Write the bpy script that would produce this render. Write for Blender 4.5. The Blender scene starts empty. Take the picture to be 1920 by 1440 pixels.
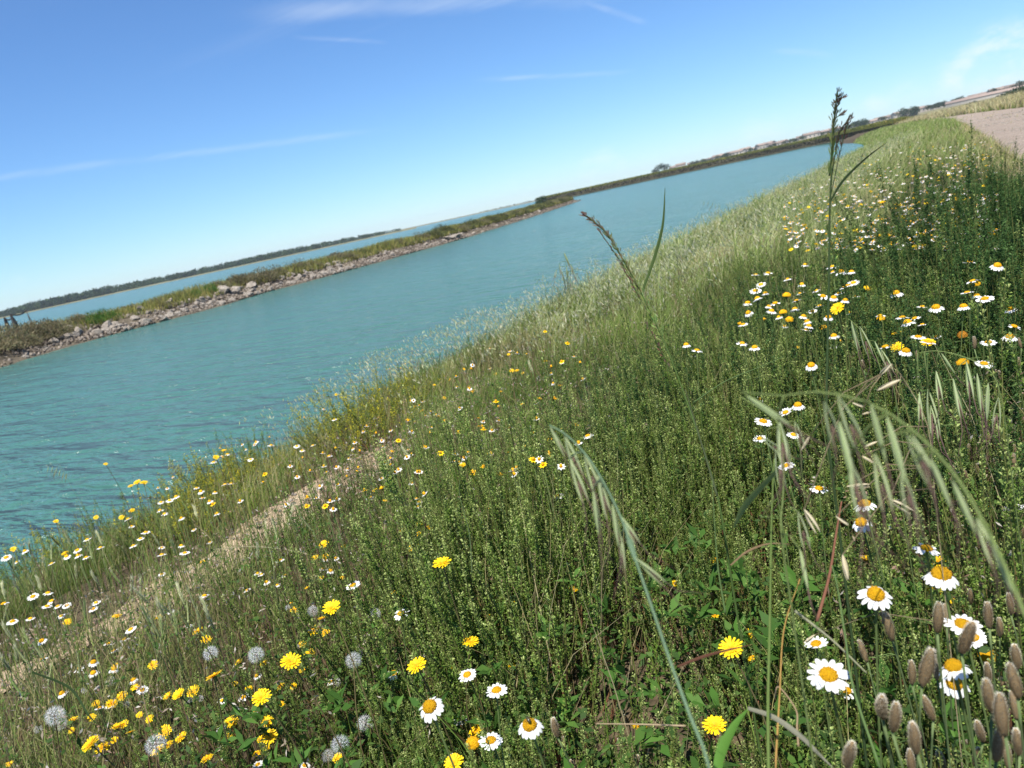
import bpy, math, random
import numpy as np
from mathutils import Vector, Matrix, Euler

# ------------------------------------------------------------------ camera
sc = bpy.context.scene
COL = sc.collection
F = 1442.0
ROLL = math.radians(12.2)
PITCH = math.atan((720 - 384.5) * math.cos(ROLL) / F)
CAM_Z = 0.9


def ray_level(px, py):
    dx = px - 960; dy = 720 - py
    u = dx * math.cos(ROLL) + dy * math.sin(ROLL); v = -dx * math.sin(ROLL) + dy * math.cos(ROLL)
    return (u, F * math.cos(PITCH) + v * math.sin(PITCH), -F * math.sin(PITCH) + v * math.cos(PITCH))


_r = ray_level(1770, 209)
YAW = math.atan2(_r[0], _r[1])


def ray_raw(px, py):
    u, f, z = ray_level(px, py)
    c, s = math.cos(YAW), math.sin(YAW)
    return Vector((u * c - f * s, u * s + f * c, z))


ray = lambda px, py: ray_raw(px, py).normalized()
CAM = Vector((0, 0, CAM_Z))
FWD = ray(960, 720)
RIGHT = (ray_raw(961, 720) - ray_raw(960, 720)).normalized()
UP = (ray_raw(960, 719) - ray_raw(960, 720)).normalized()


def pt(px, py, t):
    """the point t metres from the lens along the sight line of a photo pixel"""
    return CAM + ray(px, py) * t


def at(px, py, z):
    d = ray(px, py)
    return CAM + d * ((z - CAM_Z) / d.z)


def proj(p):
    d = Vector(p) - CAM
    w = d.dot(FWD)
    if w <= 0.02:
        return None
    return 960 + F * d.dot(RIGHT) / w, 720 - F * d.dot(UP) / w, w


def proj_np(P):
    d = P - np.array(CAM)
    w = d @ np.array(FWD)
    ws = np.where(w > 0.05, w, 1e-6)
    return 960 + F * (d @ np.array(RIGHT)) / ws, 720 - F * (d @ np.array(UP)) / ws, w


cd = bpy.data.cameras.new('camera')
cam = bpy.data.objects.new('camera', cd); COL.objects.link(cam)
cd.sensor_width = 36.0; cd.lens = F / 1920 * 36.0
cd.clip_start = 0.02; cd.clip_end = 20000
cd.dof.use_dof = True; cd.dof.focus_distance = 1.25; cd.dof.aperture_fstop = 11.5
cam.matrix_world = Matrix(((RIGHT.x, UP.x, -FWD.x, CAM.x), (RIGHT.y, UP.y, -FWD.y, CAM.y), (RIGHT.z, UP.z, -FWD.z, CAM.z), (0, 0, 0, 1)))
sc.camera = cam
sc.view_settings.view_transform = 'Standard'; sc.view_settings.look = 'None'
sc.view_settings.exposure = 0.82; sc.view_settings.gamma = 1.0
sc.cycles.max_bounces = 8; sc.cycles.transparent_max_bounces = 16

# ------------------------------------------------------------------ sun and sky
SUN_EL = math.radians(64); SUN_AZ = math.radians(166)          # azimuth from +Y towards +X
ld = bpy.data.lights.new('sun', 'SUN'); ld.energy = 5.0; ld.angle = math.radians(0.5); ld.color = (1.0, 0.955, 0.87)
sun = bpy.data.objects.new('sun', ld); COL.objects.link(sun)
sdir = Vector((math.sin(SUN_AZ) * math.cos(SUN_EL), math.cos(SUN_AZ) * math.cos(SUN_EL), math.sin(SUN_EL)))
sun.rotation_euler = sdir.to_track_quat('Z', 'Y').to_euler()

wd = bpy.data.worlds.new('World'); sc.world = wd; wd.use_nodes = True
nt = wd.node_tree; nt.nodes.clear(); N = nt.nodes.new; L = nt.links.new
out = N('ShaderNodeOutputWorld'); bg = N('ShaderNodeBackground'); bg.inputs[1].default_value = 0.079
sky = N('ShaderNodeTexSky'); sky.sky_type = 'NISHITA'; sky.sun_disc = False
sky.sun_elevation = SUN_EL; sky.sun_rotation = SUN_AZ
sky.air_density = 1.0; sky.dust_density = 0.0; sky.ozone_density = 3.0; sky.altitude = 0
tint = N('ShaderNodeMix'); tint.data_type = 'RGBA'; tint.blend_type = 'MULTIPLY'; tint.inputs[0].default_value = 1.0
tint.inputs[7].default_value = (0.60, 0.845, 1.13, 1)
L(sky.outputs[0], tint.inputs[6])
# thin cirrus streaks and small puffs low over the horizon, by direction of the sky
tc = N('ShaderNodeTexCoord'); sep = N('ShaderNodeSeparateXYZ'); L(tc.outputs['Generated'], sep.inputs[0])


def wmath(op, a, b=None, clamp=False):
    n = N('ShaderNodeMath'); n.operation = op; n.use_clamp = clamp
    for i, v in enumerate((a, b)):
        if v is None: continue
        if isinstance(v, (int, float)): n.inputs[i].default_value = v
        else: L(v, n.inputs[i])
    return n.outputs[0]


def wramp(v, lo, hi):
    n = N('ShaderNodeMapRange'); n.interpolation_type = 'SMOOTHSTEP'; L(v, n.inputs[0])
    n.inputs[1].default_value = lo; n.inputs[2].default_value = hi
    return n.outputs[0]


zc = wmath('MAXIMUM', sep.outputs[2], 0.03)
cx = wmath('DIVIDE', sep.outputs[0], zc); cy = wmath('DIVIDE', sep.outputs[1], zc)
comb = N('ShaderNodeCombineXYZ'); L(cx, comb.inputs[0]); L(cy, comb.inputs[1])
mp = N('ShaderNodeMapping'); L(comb.outputs[0], mp.inputs[0]); mp.inputs['Rotation'].default_value = (0, 0, math.radians(-38)); mp.inputs['Scale'].default_value = (0.22, 2.4, 1)
n1 = N('ShaderNodeTexNoise'); n1.inputs['Scale'].default_value = 0.8; n1.inputs['Detail'].default_value = 7; n1.inputs['Roughness'].default_value = 0.55; n1.inputs['Distortion'].default_value = 0.6
L(mp.outputs[0], n1.inputs['Vector'])
mp3 = N('ShaderNodeMapping'); L(comb.outputs[0], mp3.inputs[0]); mp3.inputs['Location'].default_value = (3.1, 1.7, 0)
n3 = N('ShaderNodeTexNoise'); n3.inputs['Scale'].default_value = 0.32; n3.inputs['Detail'].default_value = 2
L(mp3.outputs[0], n3.inputs['Vector'])
cir = wmath('MULTIPLY', wramp(n1.outputs[0], 0.50, 0.78), wramp(n3.outputs[0], 0.46, 0.66))
cir = wmath('MULTIPLY', cir, wramp(sep.outputs[2], 0.10, 0.25))
mp2 = N('ShaderNodeMapping'); L(tc.outputs['Generated'], mp2.inputs[0]); mp2.inputs['Scale'].default_value = (1, 1, 1.9)
n2 = N('ShaderNodeTexNoise'); n2.inputs['Scale'].default_value = 13; n2.inputs['Detail'].default_value = 8; n2.inputs['Roughness'].default_value = 0.62
L(mp2.outputs[0], n2.inputs['Vector'])


def vdot(v):
    n = N('ShaderNodeVectorMath'); n.operation = 'DOT_PRODUCT'; L(tc.outputs['Generated'], n.inputs[0]); n.inputs[1].default_value = v
    return n.outputs['Value']


def near_dir(px, py, r):
    """1 towards a direction of the sky, 0 beyond r radians"""
    return wramp(vdot(ray(px, py)), math.cos(r), math.cos(r * 0.25))


masks = None
for px, py, r, k in ((1890, 115, .05, 1.0), (1815, 150, .04, .9), (1700, 190, .03, .4), (1130, 320, .035, .45), (985, 352, .03, .35), (1430, 250, .03, .35), (60, 555, .03, .4), (1640, 205, .02, .5)):
    v = wmath('MULTIPLY', near_dir(px, py, r), k); masks = v if masks is None else wmath('MAXIMUM', masks, v)
puff = wmath('MULTIPLY', wramp(n2.outputs[0], 0.42, 0.66), wmath('MULTIPLY', masks, wramp(sep.outputs[2], 0.004, 0.02)))
streaks = None
for a, b, c, w, k in (((0, 332), (760, 238), (330, 295), .006, .55), ((480, 22), (1120, -8), (800, 8), .016, .7), ((900, 150), (1160, 136), (1040, 142), .0045, .6), ((1090, 0), (1210, 42), (1150, 18), .006, .5), ((560, 70), (720, 78), (640, 74), .004, .4), ((1440, 92), (1560, 104), (1500, 98), .006, .35)):
    nrm = ray(*a).cross(ray(*b)).normalized(); ln = math.acos(max(-1, min(1, ray(*a).dot(ray(*b))))) * 0.62
    d = wmath('ABSOLUTE', wmath('ADD', vdot(nrm), wmath('MULTIPLY', wmath('SUBTRACT', n2.outputs[0], 0.5), w * 1.2)))
    v = wmath('MULTIPLY', wmath('MULTIPLY', wramp(d, w, 0.0), near_dir(*c, ln)), wmath('MULTIPLY', wramp(n1.outputs[0], 0.25, 0.7), k))
    streaks = v if streaks is None else wmath('MAXIMUM', streaks, v)
cloud = wmath('ADD', wmath('ADD', wmath('MULTIPLY', cir, 0.08), wmath('MULTIPLY', streaks, 0.35)), wmath('MULTIPLY', puff, 0.85), True)
mixc = N('ShaderNodeMix'); mixc.data_type = 'RGBA'; L(cloud, mixc.inputs[0]); L(tint.outputs[2], mixc.inputs[6]); mixc.inputs[7].default_value = (7.0, 7.6, 8.2, 1)
L(mixc.outputs[2], bg.inputs[0]); L(bg.outputs[0], out.inputs[0])

# ------------------------------------------------------------------ materials
rng = np.random.default_rng(11)
random.seed(5)


def base_mat(name):
    m = bpy.data.materials.new(name); m.use_nodes = True
    t = m.node_tree; t.nodes.clear()
    return m, t, t.nodes.new, t.links.new


def plant_mat(name, transl=0.35, rough=0.55, spec=0.3, vary=0.22, noise=60.0, bump=0.0):
    """colour per vertex attribute (the thing's own colour), varied by noise and object, partly translucent"""
    m, t, N, L = base_mat(name)
    o = N('ShaderNodeOutputMaterial'); a = N('ShaderNodeAttribute'); a.attribute_name = 'col'
    g = N('ShaderNodeNewGeometry'); nz = N('ShaderNodeTexNoise'); nz.inputs['Scale'].default_value = noise; nz.inputs['Detail'].default_value = 3
    tcn = N('ShaderNodeTexCoord'); L(tcn.outputs['Object'], nz.inputs['Vector'])
    oi = N('ShaderNodeObjectInfo')
    ad = N('ShaderNodeMath'); ad.operation = 'ADD'; L(nz.outputs[0], ad.inputs[0]); L(oi.outputs['Random'], ad.inputs[1])
    mr = N('ShaderNodeMapRange'); L(ad.outputs[0], mr.inputs[0]); mr.inputs[1].default_value = 0.3; mr.inputs[2].default_value = 1.7
    mr.inputs[3].default_value = 1 - vary; mr.inputs[4].default_value = 1 + vary
    hs = N('ShaderNodeHueSaturation'); L(a.outputs['Color'], hs.inputs['Color']); L(mr.outputs[0], hs.inputs['Value'])
    p = N('ShaderNodeBsdfPrincipled'); p.inputs['Roughness'].default_value = rough
    p.inputs['Specular IOR Level'].default_value = spec
    L(hs.outputs[0], p.inputs['Base Color'])
    tr = N('ShaderNodeBsdfTranslucent'); L(hs.outputs[0], tr.inputs['Color'])
    mx = N('ShaderNodeMixShader'); mx.inputs[0].default_value = transl
    L(p.outputs[0], mx.inputs[1]); L(tr.outputs[0], mx.inputs[2]); L(mx.outputs[0], o.inputs['Surface'])
    if bump:
        b = N('ShaderNodeBump'); b.inputs['Strength'].default_value = bump; b.inputs['Distance'].default_value = 0.001
        v = N('ShaderNodeTexVoronoi'); v.inputs['Scale'].default_value = 900; L(tcn.outputs['Object'], v.inputs['Vector'])
        L(v.outputs['Distance'], b.inputs['Height']); L(b.outputs[0], p.inputs['Normal'])
    return m


M_LEAF = plant_mat('leaf_green', 0.42, 0.6, 0.15)
M_GRASS = plant_mat('grass_blade', 0.45, 0.6, 0.15)
M_STEM = plant_mat('stem_green', 0.08, 0.7, 0.1)
M_PETAL = plant_mat('petal', 0.32, 0.6, 0.2, 0.05, 200)
M_DISC = plant_mat('flower_disc', 0.08, 0.8, 0.15, 0.12, 300, 0.9)
M_FUZZ = plant_mat('soft_hair', 0.45, 0.8, 0.1, 0.12, 120)
M_DRY = plant_mat('dry_husk', 0.45, 0.6, 0.25, 0.18, 90)
M_FAR = plant_mat('far_foliage', 0.25, 0.8, 0.1, 0.25, 0.35)


def ground_mat(name, c1, c2, c3, scale, bump=0.5, dist=0.02, pebble=0.0):
    m, t, N, L = base_mat(name)
    o = N('ShaderNodeOutputMaterial'); p = N('ShaderNodeBsdfPrincipled'); p.inputs['Roughness'].default_value = 0.92; p.inputs['Specular IOR Level'].default_value = 0.15
    tc = N('ShaderNodeTexCoord')
    a = N('ShaderNodeTexNoise'); a.inputs['Scale'].default_value = scale; a.inputs['Detail'].default_value = 10; a.inputs['Roughness'].default_value = 0.65
    b = N('ShaderNodeTexNoise'); b.inputs['Scale'].default_value = scale * 9; b.inputs['Detail'].default_value = 6
    L(tc.outputs['Object'], a.inputs['Vector']); L(tc.outputs['Object'], b.inputs['Vector'])
    r = N('ShaderNodeValToRGB'); r.color_ramp.elements[0].position = 0.34; r.color_ramp.elements[0].color = (*c1, 1)
    r.color_ramp.elements[1].position = 0.66; r.color_ramp.elements[1].color = (*c2, 1)
    L(a.outputs[0], r.inputs[0])
    mr = N('ShaderNodeMapRange'); L(b.outputs[0], mr.inputs[0]); mr.inputs[1].default_value = 0.5; mr.inputs[2].default_value = 0.72
    mx = N('ShaderNodeMix'); mx.data_type = 'RGBA'; L(mr.outputs[0], mx.inputs[0]); L(r.outputs[0], mx.inputs[6]); mx.inputs[7].default_value = (*c3, 1)
    col = mx.outputs[2]
    h = N('ShaderNodeMath'); h.operation = 'ADD'; L(a.outputs[0], h.inputs[0]); L(b.outputs[0], h.inputs[1]); hh = h.outputs[0]
    if pebble:
        v = N('ShaderNodeTexVoronoi'); v.inputs['Scale'].default_value = pebble; L(tc.outputs['Object'], v.inputs['Vector'])
        mv = N('ShaderNodeMix'); mv.data_type = 'RGBA'; mv.blend_type = 'OVERLAY'; mv.inputs[0].default_value = 0.35
        bw = N('ShaderNodeRGBToBW'); L(v.outputs['Color'], bw.inputs[0])
        L(col, mv.inputs[6]); L(bw.outputs[0], mv.inputs[7]); col = mv.outputs[2]
        h2 = N('ShaderNodeMath'); h2.operation = 'SUBTRACT'; L(hh, h2.inputs[0]); L(v.outputs['Distance'], h2.inputs[1]); hh = h2.outputs[0]
    L(col, p.inputs['Base Color'])
    bp = N('ShaderNodeBump'); bp.inputs['Strength'].default_value = bump; bp.inputs['Distance'].default_value = dist
    L(hh, bp.inputs['Height']); L(bp.outputs[0], p.inputs['Normal']); L(p.outputs[0], o.inputs['Surface'])
    return m


M_SOIL = ground_mat('bank_soil', (0.055, 0.042, 0.026), (0.11, 0.082, 0.05), (0.04, 0.034, 0.02), 3.0, 0.8, 0.03)
M_PATH = ground_mat('path_earth', (0.33, 0.245, 0.16), (0.43, 0.33, 0.225), (0.25, 0.18, 0.115), 4.0, 0.6, 0.015)
M_TRACK = ground_mat('track_gravel', (0.25, 0.20, 0.16), (0.33, 0.27, 0.22), (0.17, 0.14, 0.115), 1.2, 0.7, 0.02, 90)
M_LEVEE = ground_mat('levee_earth', (0.085, 0.070, 0.050), (0.14, 0.115, 0.08), (0.045, 0.04, 0.028), 0.9, 0.8, 0.1)
M_SHORE = ground_mat('shore_earth', (0.12, 0.12, 0.06), (0.20, 0.18, 0.10), (0.10, 0.10, 0.05), 0.05, 0.3, 0.3)
M_LEVEE_DARK = ground_mat('levee_dark', (0.035, 0.032, 0.018), (0.06, 0.055, 0.03), (0.025, 0.025, 0.014), 0.3, 0.6, 0.2)  # dark brown all over, for the second levee
M_ROCK = ground_mat('rock_stone', (0.20, 0.17, 0.14), (0.42, 0.37, 0.31), (0.10, 0.085, 0.07), 2.6, 0.9, 0.08)


def plain_mat(name, c, rough=0.7, var=0.15, scale=3.0):
    m, t, N, L = base_mat(name)
    o = N('ShaderNodeOutputMaterial'); p = N('ShaderNodeBsdfPrincipled'); p.inputs['Roughness'].default_value = rough
    tc = N('ShaderNodeTexCoord'); a = N('ShaderNodeTexNoise'); a.inputs['Scale'].default_value = scale; a.inputs['Detail'].default_value = 4; L(tc.outputs['Object'], a.inputs['Vector'])
    oi = N('ShaderNodeObjectInfo'); s = N('ShaderNodeMath'); s.operation = 'ADD'; L(a.outputs[0], s.inputs[0]); L(oi.outputs['Random'], s.inputs[1])
    mr = N('ShaderNodeMapRange'); L(s.outputs[0], mr.inputs[0]); mr.inputs[1].default_value = 0.3; mr.inputs[2].default_value = 1.7; mr.inputs[3].default_value = 1 - var; mr.inputs[4].default_value = 1 + var
    hs = N('ShaderNodeHueSaturation'); hs.inputs['Color'].default_value = (*c, 1); L(mr.outputs[0], hs.inputs['Value']); L(hs.outputs[0], p.inputs['Base Color'])
    L(p.outputs[0], o.inputs['Surface'])
    return m


M_WALL = plain_mat('house_render', (0.40, 0.36, 0.31), 0.85, 0.3, 0.3)
M_ROOF = plain_mat('roof_tile', (0.22, 0.165, 0.135), 0.85, 0.3, 0.6)
M_PANE = plain_mat('window_pane', (0.05, 0.06, 0.07), 0.2)
M_NET = plain_mat('dark_net', (0.022, 0.022, 0.022), 0.9, 0.3, 8)
M_POST = plain_mat('dark_post', (0.04, 0.034, 0.028), 0.85, 0.3, 8)
M_BEETLE = plain_mat('beetle_shell', (0.05, 0.042, 0.015), 0.3)


def water_mat():
    m, t, N, L = base_mat('lagoon_water')
    o = N('ShaderNodeOutputMaterial'); p = N('ShaderNodeBsdfPrincipled')
    tc = N('ShaderNodeTexCoord')
    big = N('ShaderNodeTexNoise'); big.inputs['Scale'].default_value = 0.03; big.inputs['Detail'].default_value = 3; L(tc.outputs['Object'], big.inputs['Vector'])
    r = N('ShaderNodeValToRGB'); r.color_ramp.elements[0].position = 0.35; r.color_ramp.elements[0].color = (0.046, 0.124, 0.104, 1)
    r.color_ramp.elements[1].position = 0.65; r.color_ramp.elements[1].color = (0.054, 0.148, 0.127, 1)
    L(big.outputs[0], r.inputs[0]); L(r.outputs[0], p.inputs['Base Color'])
    p.inputs['Roughness'].default_value = 0.18; p.inputs['IOR'].default_value = 1.33; p.inputs['Specular IOR Level'].default_value = 0.5
    hs = []
    for sx, sy, rot, amp, det in ((0.7, 2.4, 22, 0.8, 3), (2.0, 6.0, 10, 0.35, 3), (0.25, 0.9, 30, 1.1, 3)):
        mp = N('ShaderNodeMapping'); L(tc.outputs['Object'], mp.inputs[0]); mp.inputs['Rotation'].default_value = (0, 0, math.radians(-rot)); mp.inputs['Scale'].default_value = (sx, sy, 1)
        n = N('ShaderNodeTexNoise'); n.inputs['Scale'].default_value = 1.0; n.inputs['Detail'].default_value = det; n.inputs['Distortion'].default_value = 0.4; L(mp.outputs[0], n.inputs['Vector'])
        k = N('ShaderNodeMath'); k.operation = 'MULTIPLY'; L(n.outputs[0], k.inputs[0]); k.inputs[1].default_value = amp; hs.append(k.outputs[0])
    s = hs[0]
    for h in hs[1:]:
        a = N('ShaderNodeMath'); a.operation = 'ADD'; L(s, a.inputs[0]); L(h, a.inputs[1]); s = a.outputs[0]
    b = N('ShaderNodeBump'); b.inputs['Strength'].default_value = 1.0; b.inputs['Distance'].default_value = 0.85
    L(s, b.inputs['Height']); L(b.outputs[0], p.inputs['Normal']); L(p.outputs[0], o.inputs['Surface'])
    return m


M_WATER = water_mat()

# ------------------------------------------------------------------ mesh helpers


def np_mesh(name, V, faces_idx, sizes, colors=None, mats=(), mat_idx=None, smooth=False):
    me = bpy.data.meshes.new(name)
    V = np.asarray(V, np.float32); fi = np.asarray(faces_idx, np.int32).ravel(); sz = np.asarray(sizes, np.int32)
    me.vertices.add(len(V)); me.vertices.foreach_set('co', V.ravel())
    me.loops.add(len(fi)); me.loops.foreach_set('vertex_index', fi)
    me.polygons.add(len(sz))
    st = np.zeros(len(sz), np.int32); st[1:] = np.cumsum(sz)[:-1]
    me.polygons.foreach_set('loop_start', st); me.polygons.foreach_set('loop_total', sz)
    if smooth: me.polygons.foreach_set('use_smooth', np.ones(len(sz), bool))
    for m in mats: me.materials.append(m)
    if mat_idx is not None: me.polygons.foreach_set('material_index', np.asarray(mat_idx, np.int32))
    if colors is not None:
        ca = me.color_attributes.new('col', 'FLOAT_COLOR', 'POINT')
        c4 = np.ones((len(V), 4), np.float32); c4[:, :3] = colors
        ca.data.foreach_set('color', c4.ravel())
    me.update(calc_edges=True)
    return me


class Geo:
    """collects shapes; becomes one mesh"""
    def __init__(s):
        s.V = []; s.C = []; s.I = []; s.S = []; s.M = []; s.n = 0; s.sm = []

    def add(s, V, faces, col, mi=0):
        V = np.asarray(V, float).reshape(-1, 3)
        col = np.asarray(col, float)
        if col.ndim == 1: col = np.tile(col, (len(V), 1))
        s.V.append(V); s.C.append(col)
        for f in faces:
            s.I.extend(i + s.n for i in f); s.S.append(len(f)); s.M.append(mi)
        s.n += len(V)

    def add_np(s, V, F, col, mi=0):
        """F: (n,k) index array"""
        V = np.asarray(V, float); s.V.append(V)
        col = np.asarray(col, float)
        if col.ndim == 1: col = np.tile(col, (len(V), 1))
        s.C.append(col)
        s.I.extend((np.asarray(F) + s.n).ravel().tolist()); s.S.extend([F.shape[1]] * len(F)); s.M.extend([mi] * len(F))
        s.n += len(V)

    def tube(s, P, R, col, sides=5, mi=0, cap=True):
        P = [Vector(p) for p in P]; n = len(P)
        if isinstance(R, (int, float)): R = [R] * n
        V = []; ref = Vector((0.31, 0.17, 0.93))
        prev = None
        for i, p in enumerate(P):
            d = (P[min(i + 1, n - 1)] - P[max(i - 1, 0)])
            d = d.normalized() if d.length > 1e-9 else Vector((0, 0, 1))
            a = prev if prev is not None else (ref.cross(d) if abs(ref.dot(d)) < 0.97 else Vector((1, 0, 0)).cross(d))
            a = (a - d * a.dot(d)).normalized(); prev = a; b = d.cross(a)
            for k in range(sides):
                w = 2 * math.pi * k / sides
                V.append(p + (a * math.cos(w) + b * math.sin(w)) * R[i])
        Fc = [(i * sides + k, i * sides + (k + 1) % sides, (i + 1) * sides + (k + 1) % sides, (i + 1) * sides + k) for i in range(n - 1) for k in range(sides)]
        if cap:
            Fc.append(tuple(range(sides))[::-1]); Fc.append(tuple((n - 1) * sides + k for k in range(sides)))
        if np.ndim(col) == 2: col = np.repeat(np.asarray(col), sides, axis=0)
        s.add(V, Fc, col, mi)

    def strip(s, P, W, side, col, mi=0, fold=0.0):
        """a blade: centre line P, half widths W, side vector; fold lifts the edges for a keeled section"""
        P = [Vector(p) for p in P]; n = len(P); side = Vector(side).normalized(); V = []; C = []
        for i, p in enumerate(P):
            d = (P[min(i + 1, n - 1)] - P[max(i - 1, 0)]).normalized()
            a = (side - d * side.dot(d)).normalized(); b = a.cross(d)
            V += [p - a * W[i] + b * fold * W[i], p, p + a * W[i] + b * fold * W[i]]
            c = col[i] if np.ndim(col) == 2 else col
            C += [c, c, c]
        Fc = []
        for i in range(n - 1):
            Fc += [(3 * i, 3 * i + 1, 3 * i + 4, 3 * i + 3), (3 * i + 1, 3 * i + 2, 3 * i + 5, 3 * i + 4)]
        s.add(V, Fc, np.array(C), mi)

    def mesh(s, name, mats, smooth=False):
        return np_mesh(name, np.concatenate(s.V), s.I, s.S, np.concatenate(s.C), mats, s.M, smooth)


def link(name, me, parent=None, loc=None):
    o = bpy.data.objects.new(name, me); COL.objects.link(o)
    if parent is not None: o.parent = parent
    if loc is not None: o.location = loc
    return o


def obj(name, geo, mats, parent=None, smooth=False):
    return link(name, geo.mesh(name, mats if isinstance(mats, (list, tuple)) else [mats], smooth), parent)


def empty(name, loc=(0, 0, 0), rz=0.0):
    o = bpy.data.objects.new(name, None); COL.objects.link(o); o.location = loc; o.rotation_euler = (0, 0, rz); o.empty_display_size = 0.05
    return o


def tag(o, label=None, cat=None, group=None, kind=None):
    if label: o['label'] = label
    if cat: o['category'] = cat; o['kind'] = 'thing'
    if group: o['group'] = group
    if kind: o['kind'] = kind
    return o


# labels by landmark: each registered thing is named by its nearest landmark and its rank there
REG = {}


def reg(o, kind, desc, noun, point):
    REG.setdefault(kind, []).append((o, desc, noun, Vector(point)))


LANDMARKS = [
    ('the big flat daisy', 1553, 1265), ('the beetle\'s daisy', 993, 1355), ('the tall stalk\'s foot', 1550, 800),
    ('the blue-green oat stem', 1240, 1190), ('the crowded hare\'s-tails', 1800, 1330), ('the path\'s sandy patch', 470, 1000),
    ('the path\'s near end', 200, 1170), ('the water\'s near corner', 60, 990), ('the largest dandelion clock', 660, 1240),
    ('the lone yellow shrubland bloom', 829, 1056), ('the purplish foxtails', 740, 1020), ('the blurred drooping oat', 1640, 900),
    ('the daisy drift\'s heart', 1480, 575), ('the track\'s bend', 1830, 230), ('the dark trackside shrubs', 1840, 440),
    ('the twin low yellow blooms', 170, 1390), ('the mustard waterside bushes', 640, 770), ('the slope\'s bare gap', 930, 715),
    ('the leaning plume stalk', 1200, 560), ('the papery oat husks', 1670, 700), ('the hanging green oats', 1830, 740),
    ('the clocks over brown stems', 430, 1230), ('the pale oat over water', 1065, 500), ('the bare orange disc', 890, 1390),
    ('the far slope\'s foot', 1250, 470), ('the crest\'s far flowers', 1700, 330), ('the brown mid-slope stalks', 930, 830),
    ('the daisy among hare\'s-tails', 1790, 1265), ('the drooping daisy under oats', 1765, 1080),
]
ORD = ['', 'second ', 'third ', 'fourth ', 'fifth ', 'sixth ', 'seventh ', 'eighth ', 'ninth ', 'tenth ', 'eleventh ', 'twelfth ']


def label_all():
    for kind, items in REG.items():
        by = {}
        for o, desc, noun, p in items:
            q = proj(p)
            if q is None: q = (960, 1600, 1)
            lm = min(LANDMARKS if kind not in FAR_MARKS else FAR_MARKS[kind], key=lambda a: (a[1] - q[0]) ** 2 + (a[2] - q[1]) ** 2)
            by.setdefault(lm[0], []).append(((lm[1] - q[0]) ** 2 + (lm[2] - q[1]) ** 2, o, desc, noun))
        for lm, rows in by.items():
            rows.sort(key=lambda a: a[0])
            for i, (_, o, desc, noun) in enumerate(rows):
                if i < len(ORD):
                    o['label'] = f'{desc}, {ORD[i]}nearest to {lm}'
                    o['group'] = f'{noun} on the scene\'s {"bank" if kind not in FAR_MARKS else "far side"}'
                else:
                    o['label'] = f'{noun[:-1] if noun.endswith("s") else noun} in the outer scatter around {lm}'
                    o['group'] = f'{noun} scattered around {lm}'


FAR_MARKS = {
    'rock': [('the tan boulder', 145, 628), ('the bright green bush', 190, 605), ('the pale bare slab', 850, 450), ('the levee\'s tip', 1080, 375),
             ('the second green bush', 385, 552), ('the grey boulder heap', 425, 555), ('the levee\'s middle', 640, 500), ('the levee\'s rubble bend', 740, 470), ('the levee\'s far rubble', 960, 415)],
    'levee_bush': [('the net posts', 40, 610), ('the tan boulder', 145, 628), ('the grey boulder heap', 425, 555), ('the pale bare slab', 850, 450), ('the levee\'s tip', 1080, 375), ('the levee\'s middle', 640, 500)],
    'house': [('the lone round tree', 1246, 318), ('the tall seed stalk', 1565, 235), ('the long low building', 1850, 180), ('the bank\'s far crest', 1720, 205), ('the far levee\'s middle', 1400, 285)],
    'far_tree': [('the lone round tree', 1246, 318), ('the tall seed stalk', 1565, 235), ('the long low building', 1850, 180), ('the bank\'s far crest', 1720, 205), ('the far levee\'s middle', 1400, 285)],
}

# ------------------------------------------------------------------ terrain of the near bank
WATER_Z = -1.6


def bend(y):
    y = np.asarray(y, float)
    return np.where(y > 40, -0.0005 * (y - 40) ** 2, 0.0)


PX = np.array([-12.0, -7.2, -6.4, -5.3, -4.6, -3.45, -3.15, -2.6, -2.1, -1.2, 0.3, 0.6, 5.0, 5.6, 7.0, 9.0, 14, 40.0, 60])
PZ = np.array([-2.6, -2.1, -1.75, -0.95, -0.68, -0.36, -0.33, -0.31, -0.18, -0.02, 0.0, 0.0, 0.0, 0.06, 0.35, 0.45, 0.1, -0.6, -0.8])


def gz(x, y):
    x = np.asarray(x, float); y = np.asarray(y, float)
    xs = x - bend(y)
    z = np.interp(xs, PX, PZ)
    w = np.clip((0.5 - xs) / 1.0, 0, 1)
    z = z + w * (0.05 * np.sin(1.9 * xs + 0.7 * y) * np.sin(1.3 * y + 0.4) + 0.025 * np.sin(5.1 * xs + 3.7 * y))
    return z


def hit(px, py, h=0.0):
    """first point along a sight line that lies h above the bank"""
    d = ray(px, py); t = 0.3
    while t < 260:
        p = CAM + d * t
        if p.z < float(gz(p.x, p.y)) + h: return p, t
        t += 0.004 + t * 0.004
    return CAM + d * 260, 260


def grid_mesh(name, xs, ys, fz, mat, kind='structure', shift=True):
    X, Y = np.meshgrid(xs, ys)
    Xw = X + (bend(Y) if shift else 0)
    Z = fz(Xw, Y)
    V = np.stack([Xw.ravel(), Y.ravel(), Z.ravel()], 1)
    nx, ny = len(xs), len(ys)
    i = (np.arange(ny - 1)[:, None] * nx + np.arange(nx - 1)[None, :]).ravel()
    Fq = np.stack([i, i + 1, i + 1 + nx, i + nx], 1)
    o = link(name, np_mesh(name, V, Fq, [4] * len(Fq), None, [mat], None, True)); tag(o, kind=kind)
    return o


ys_ = np.concatenate([np.arange(-4, 8, 0.08), np.geomspace(8, 235, 130)])
xs_ = np.concatenate([np.linspace(-12, -7, 8), np.linspace(-6.8, 0.6, 110), np.linspace(0.8, 9, 40), np.geomspace(9.5, 60, 14)])
grid_mesh('ground', xs_, ys_, gz, M_SOIL)
# gravel track: a sheet with a rough edge just above the soil
E = [None]


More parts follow.
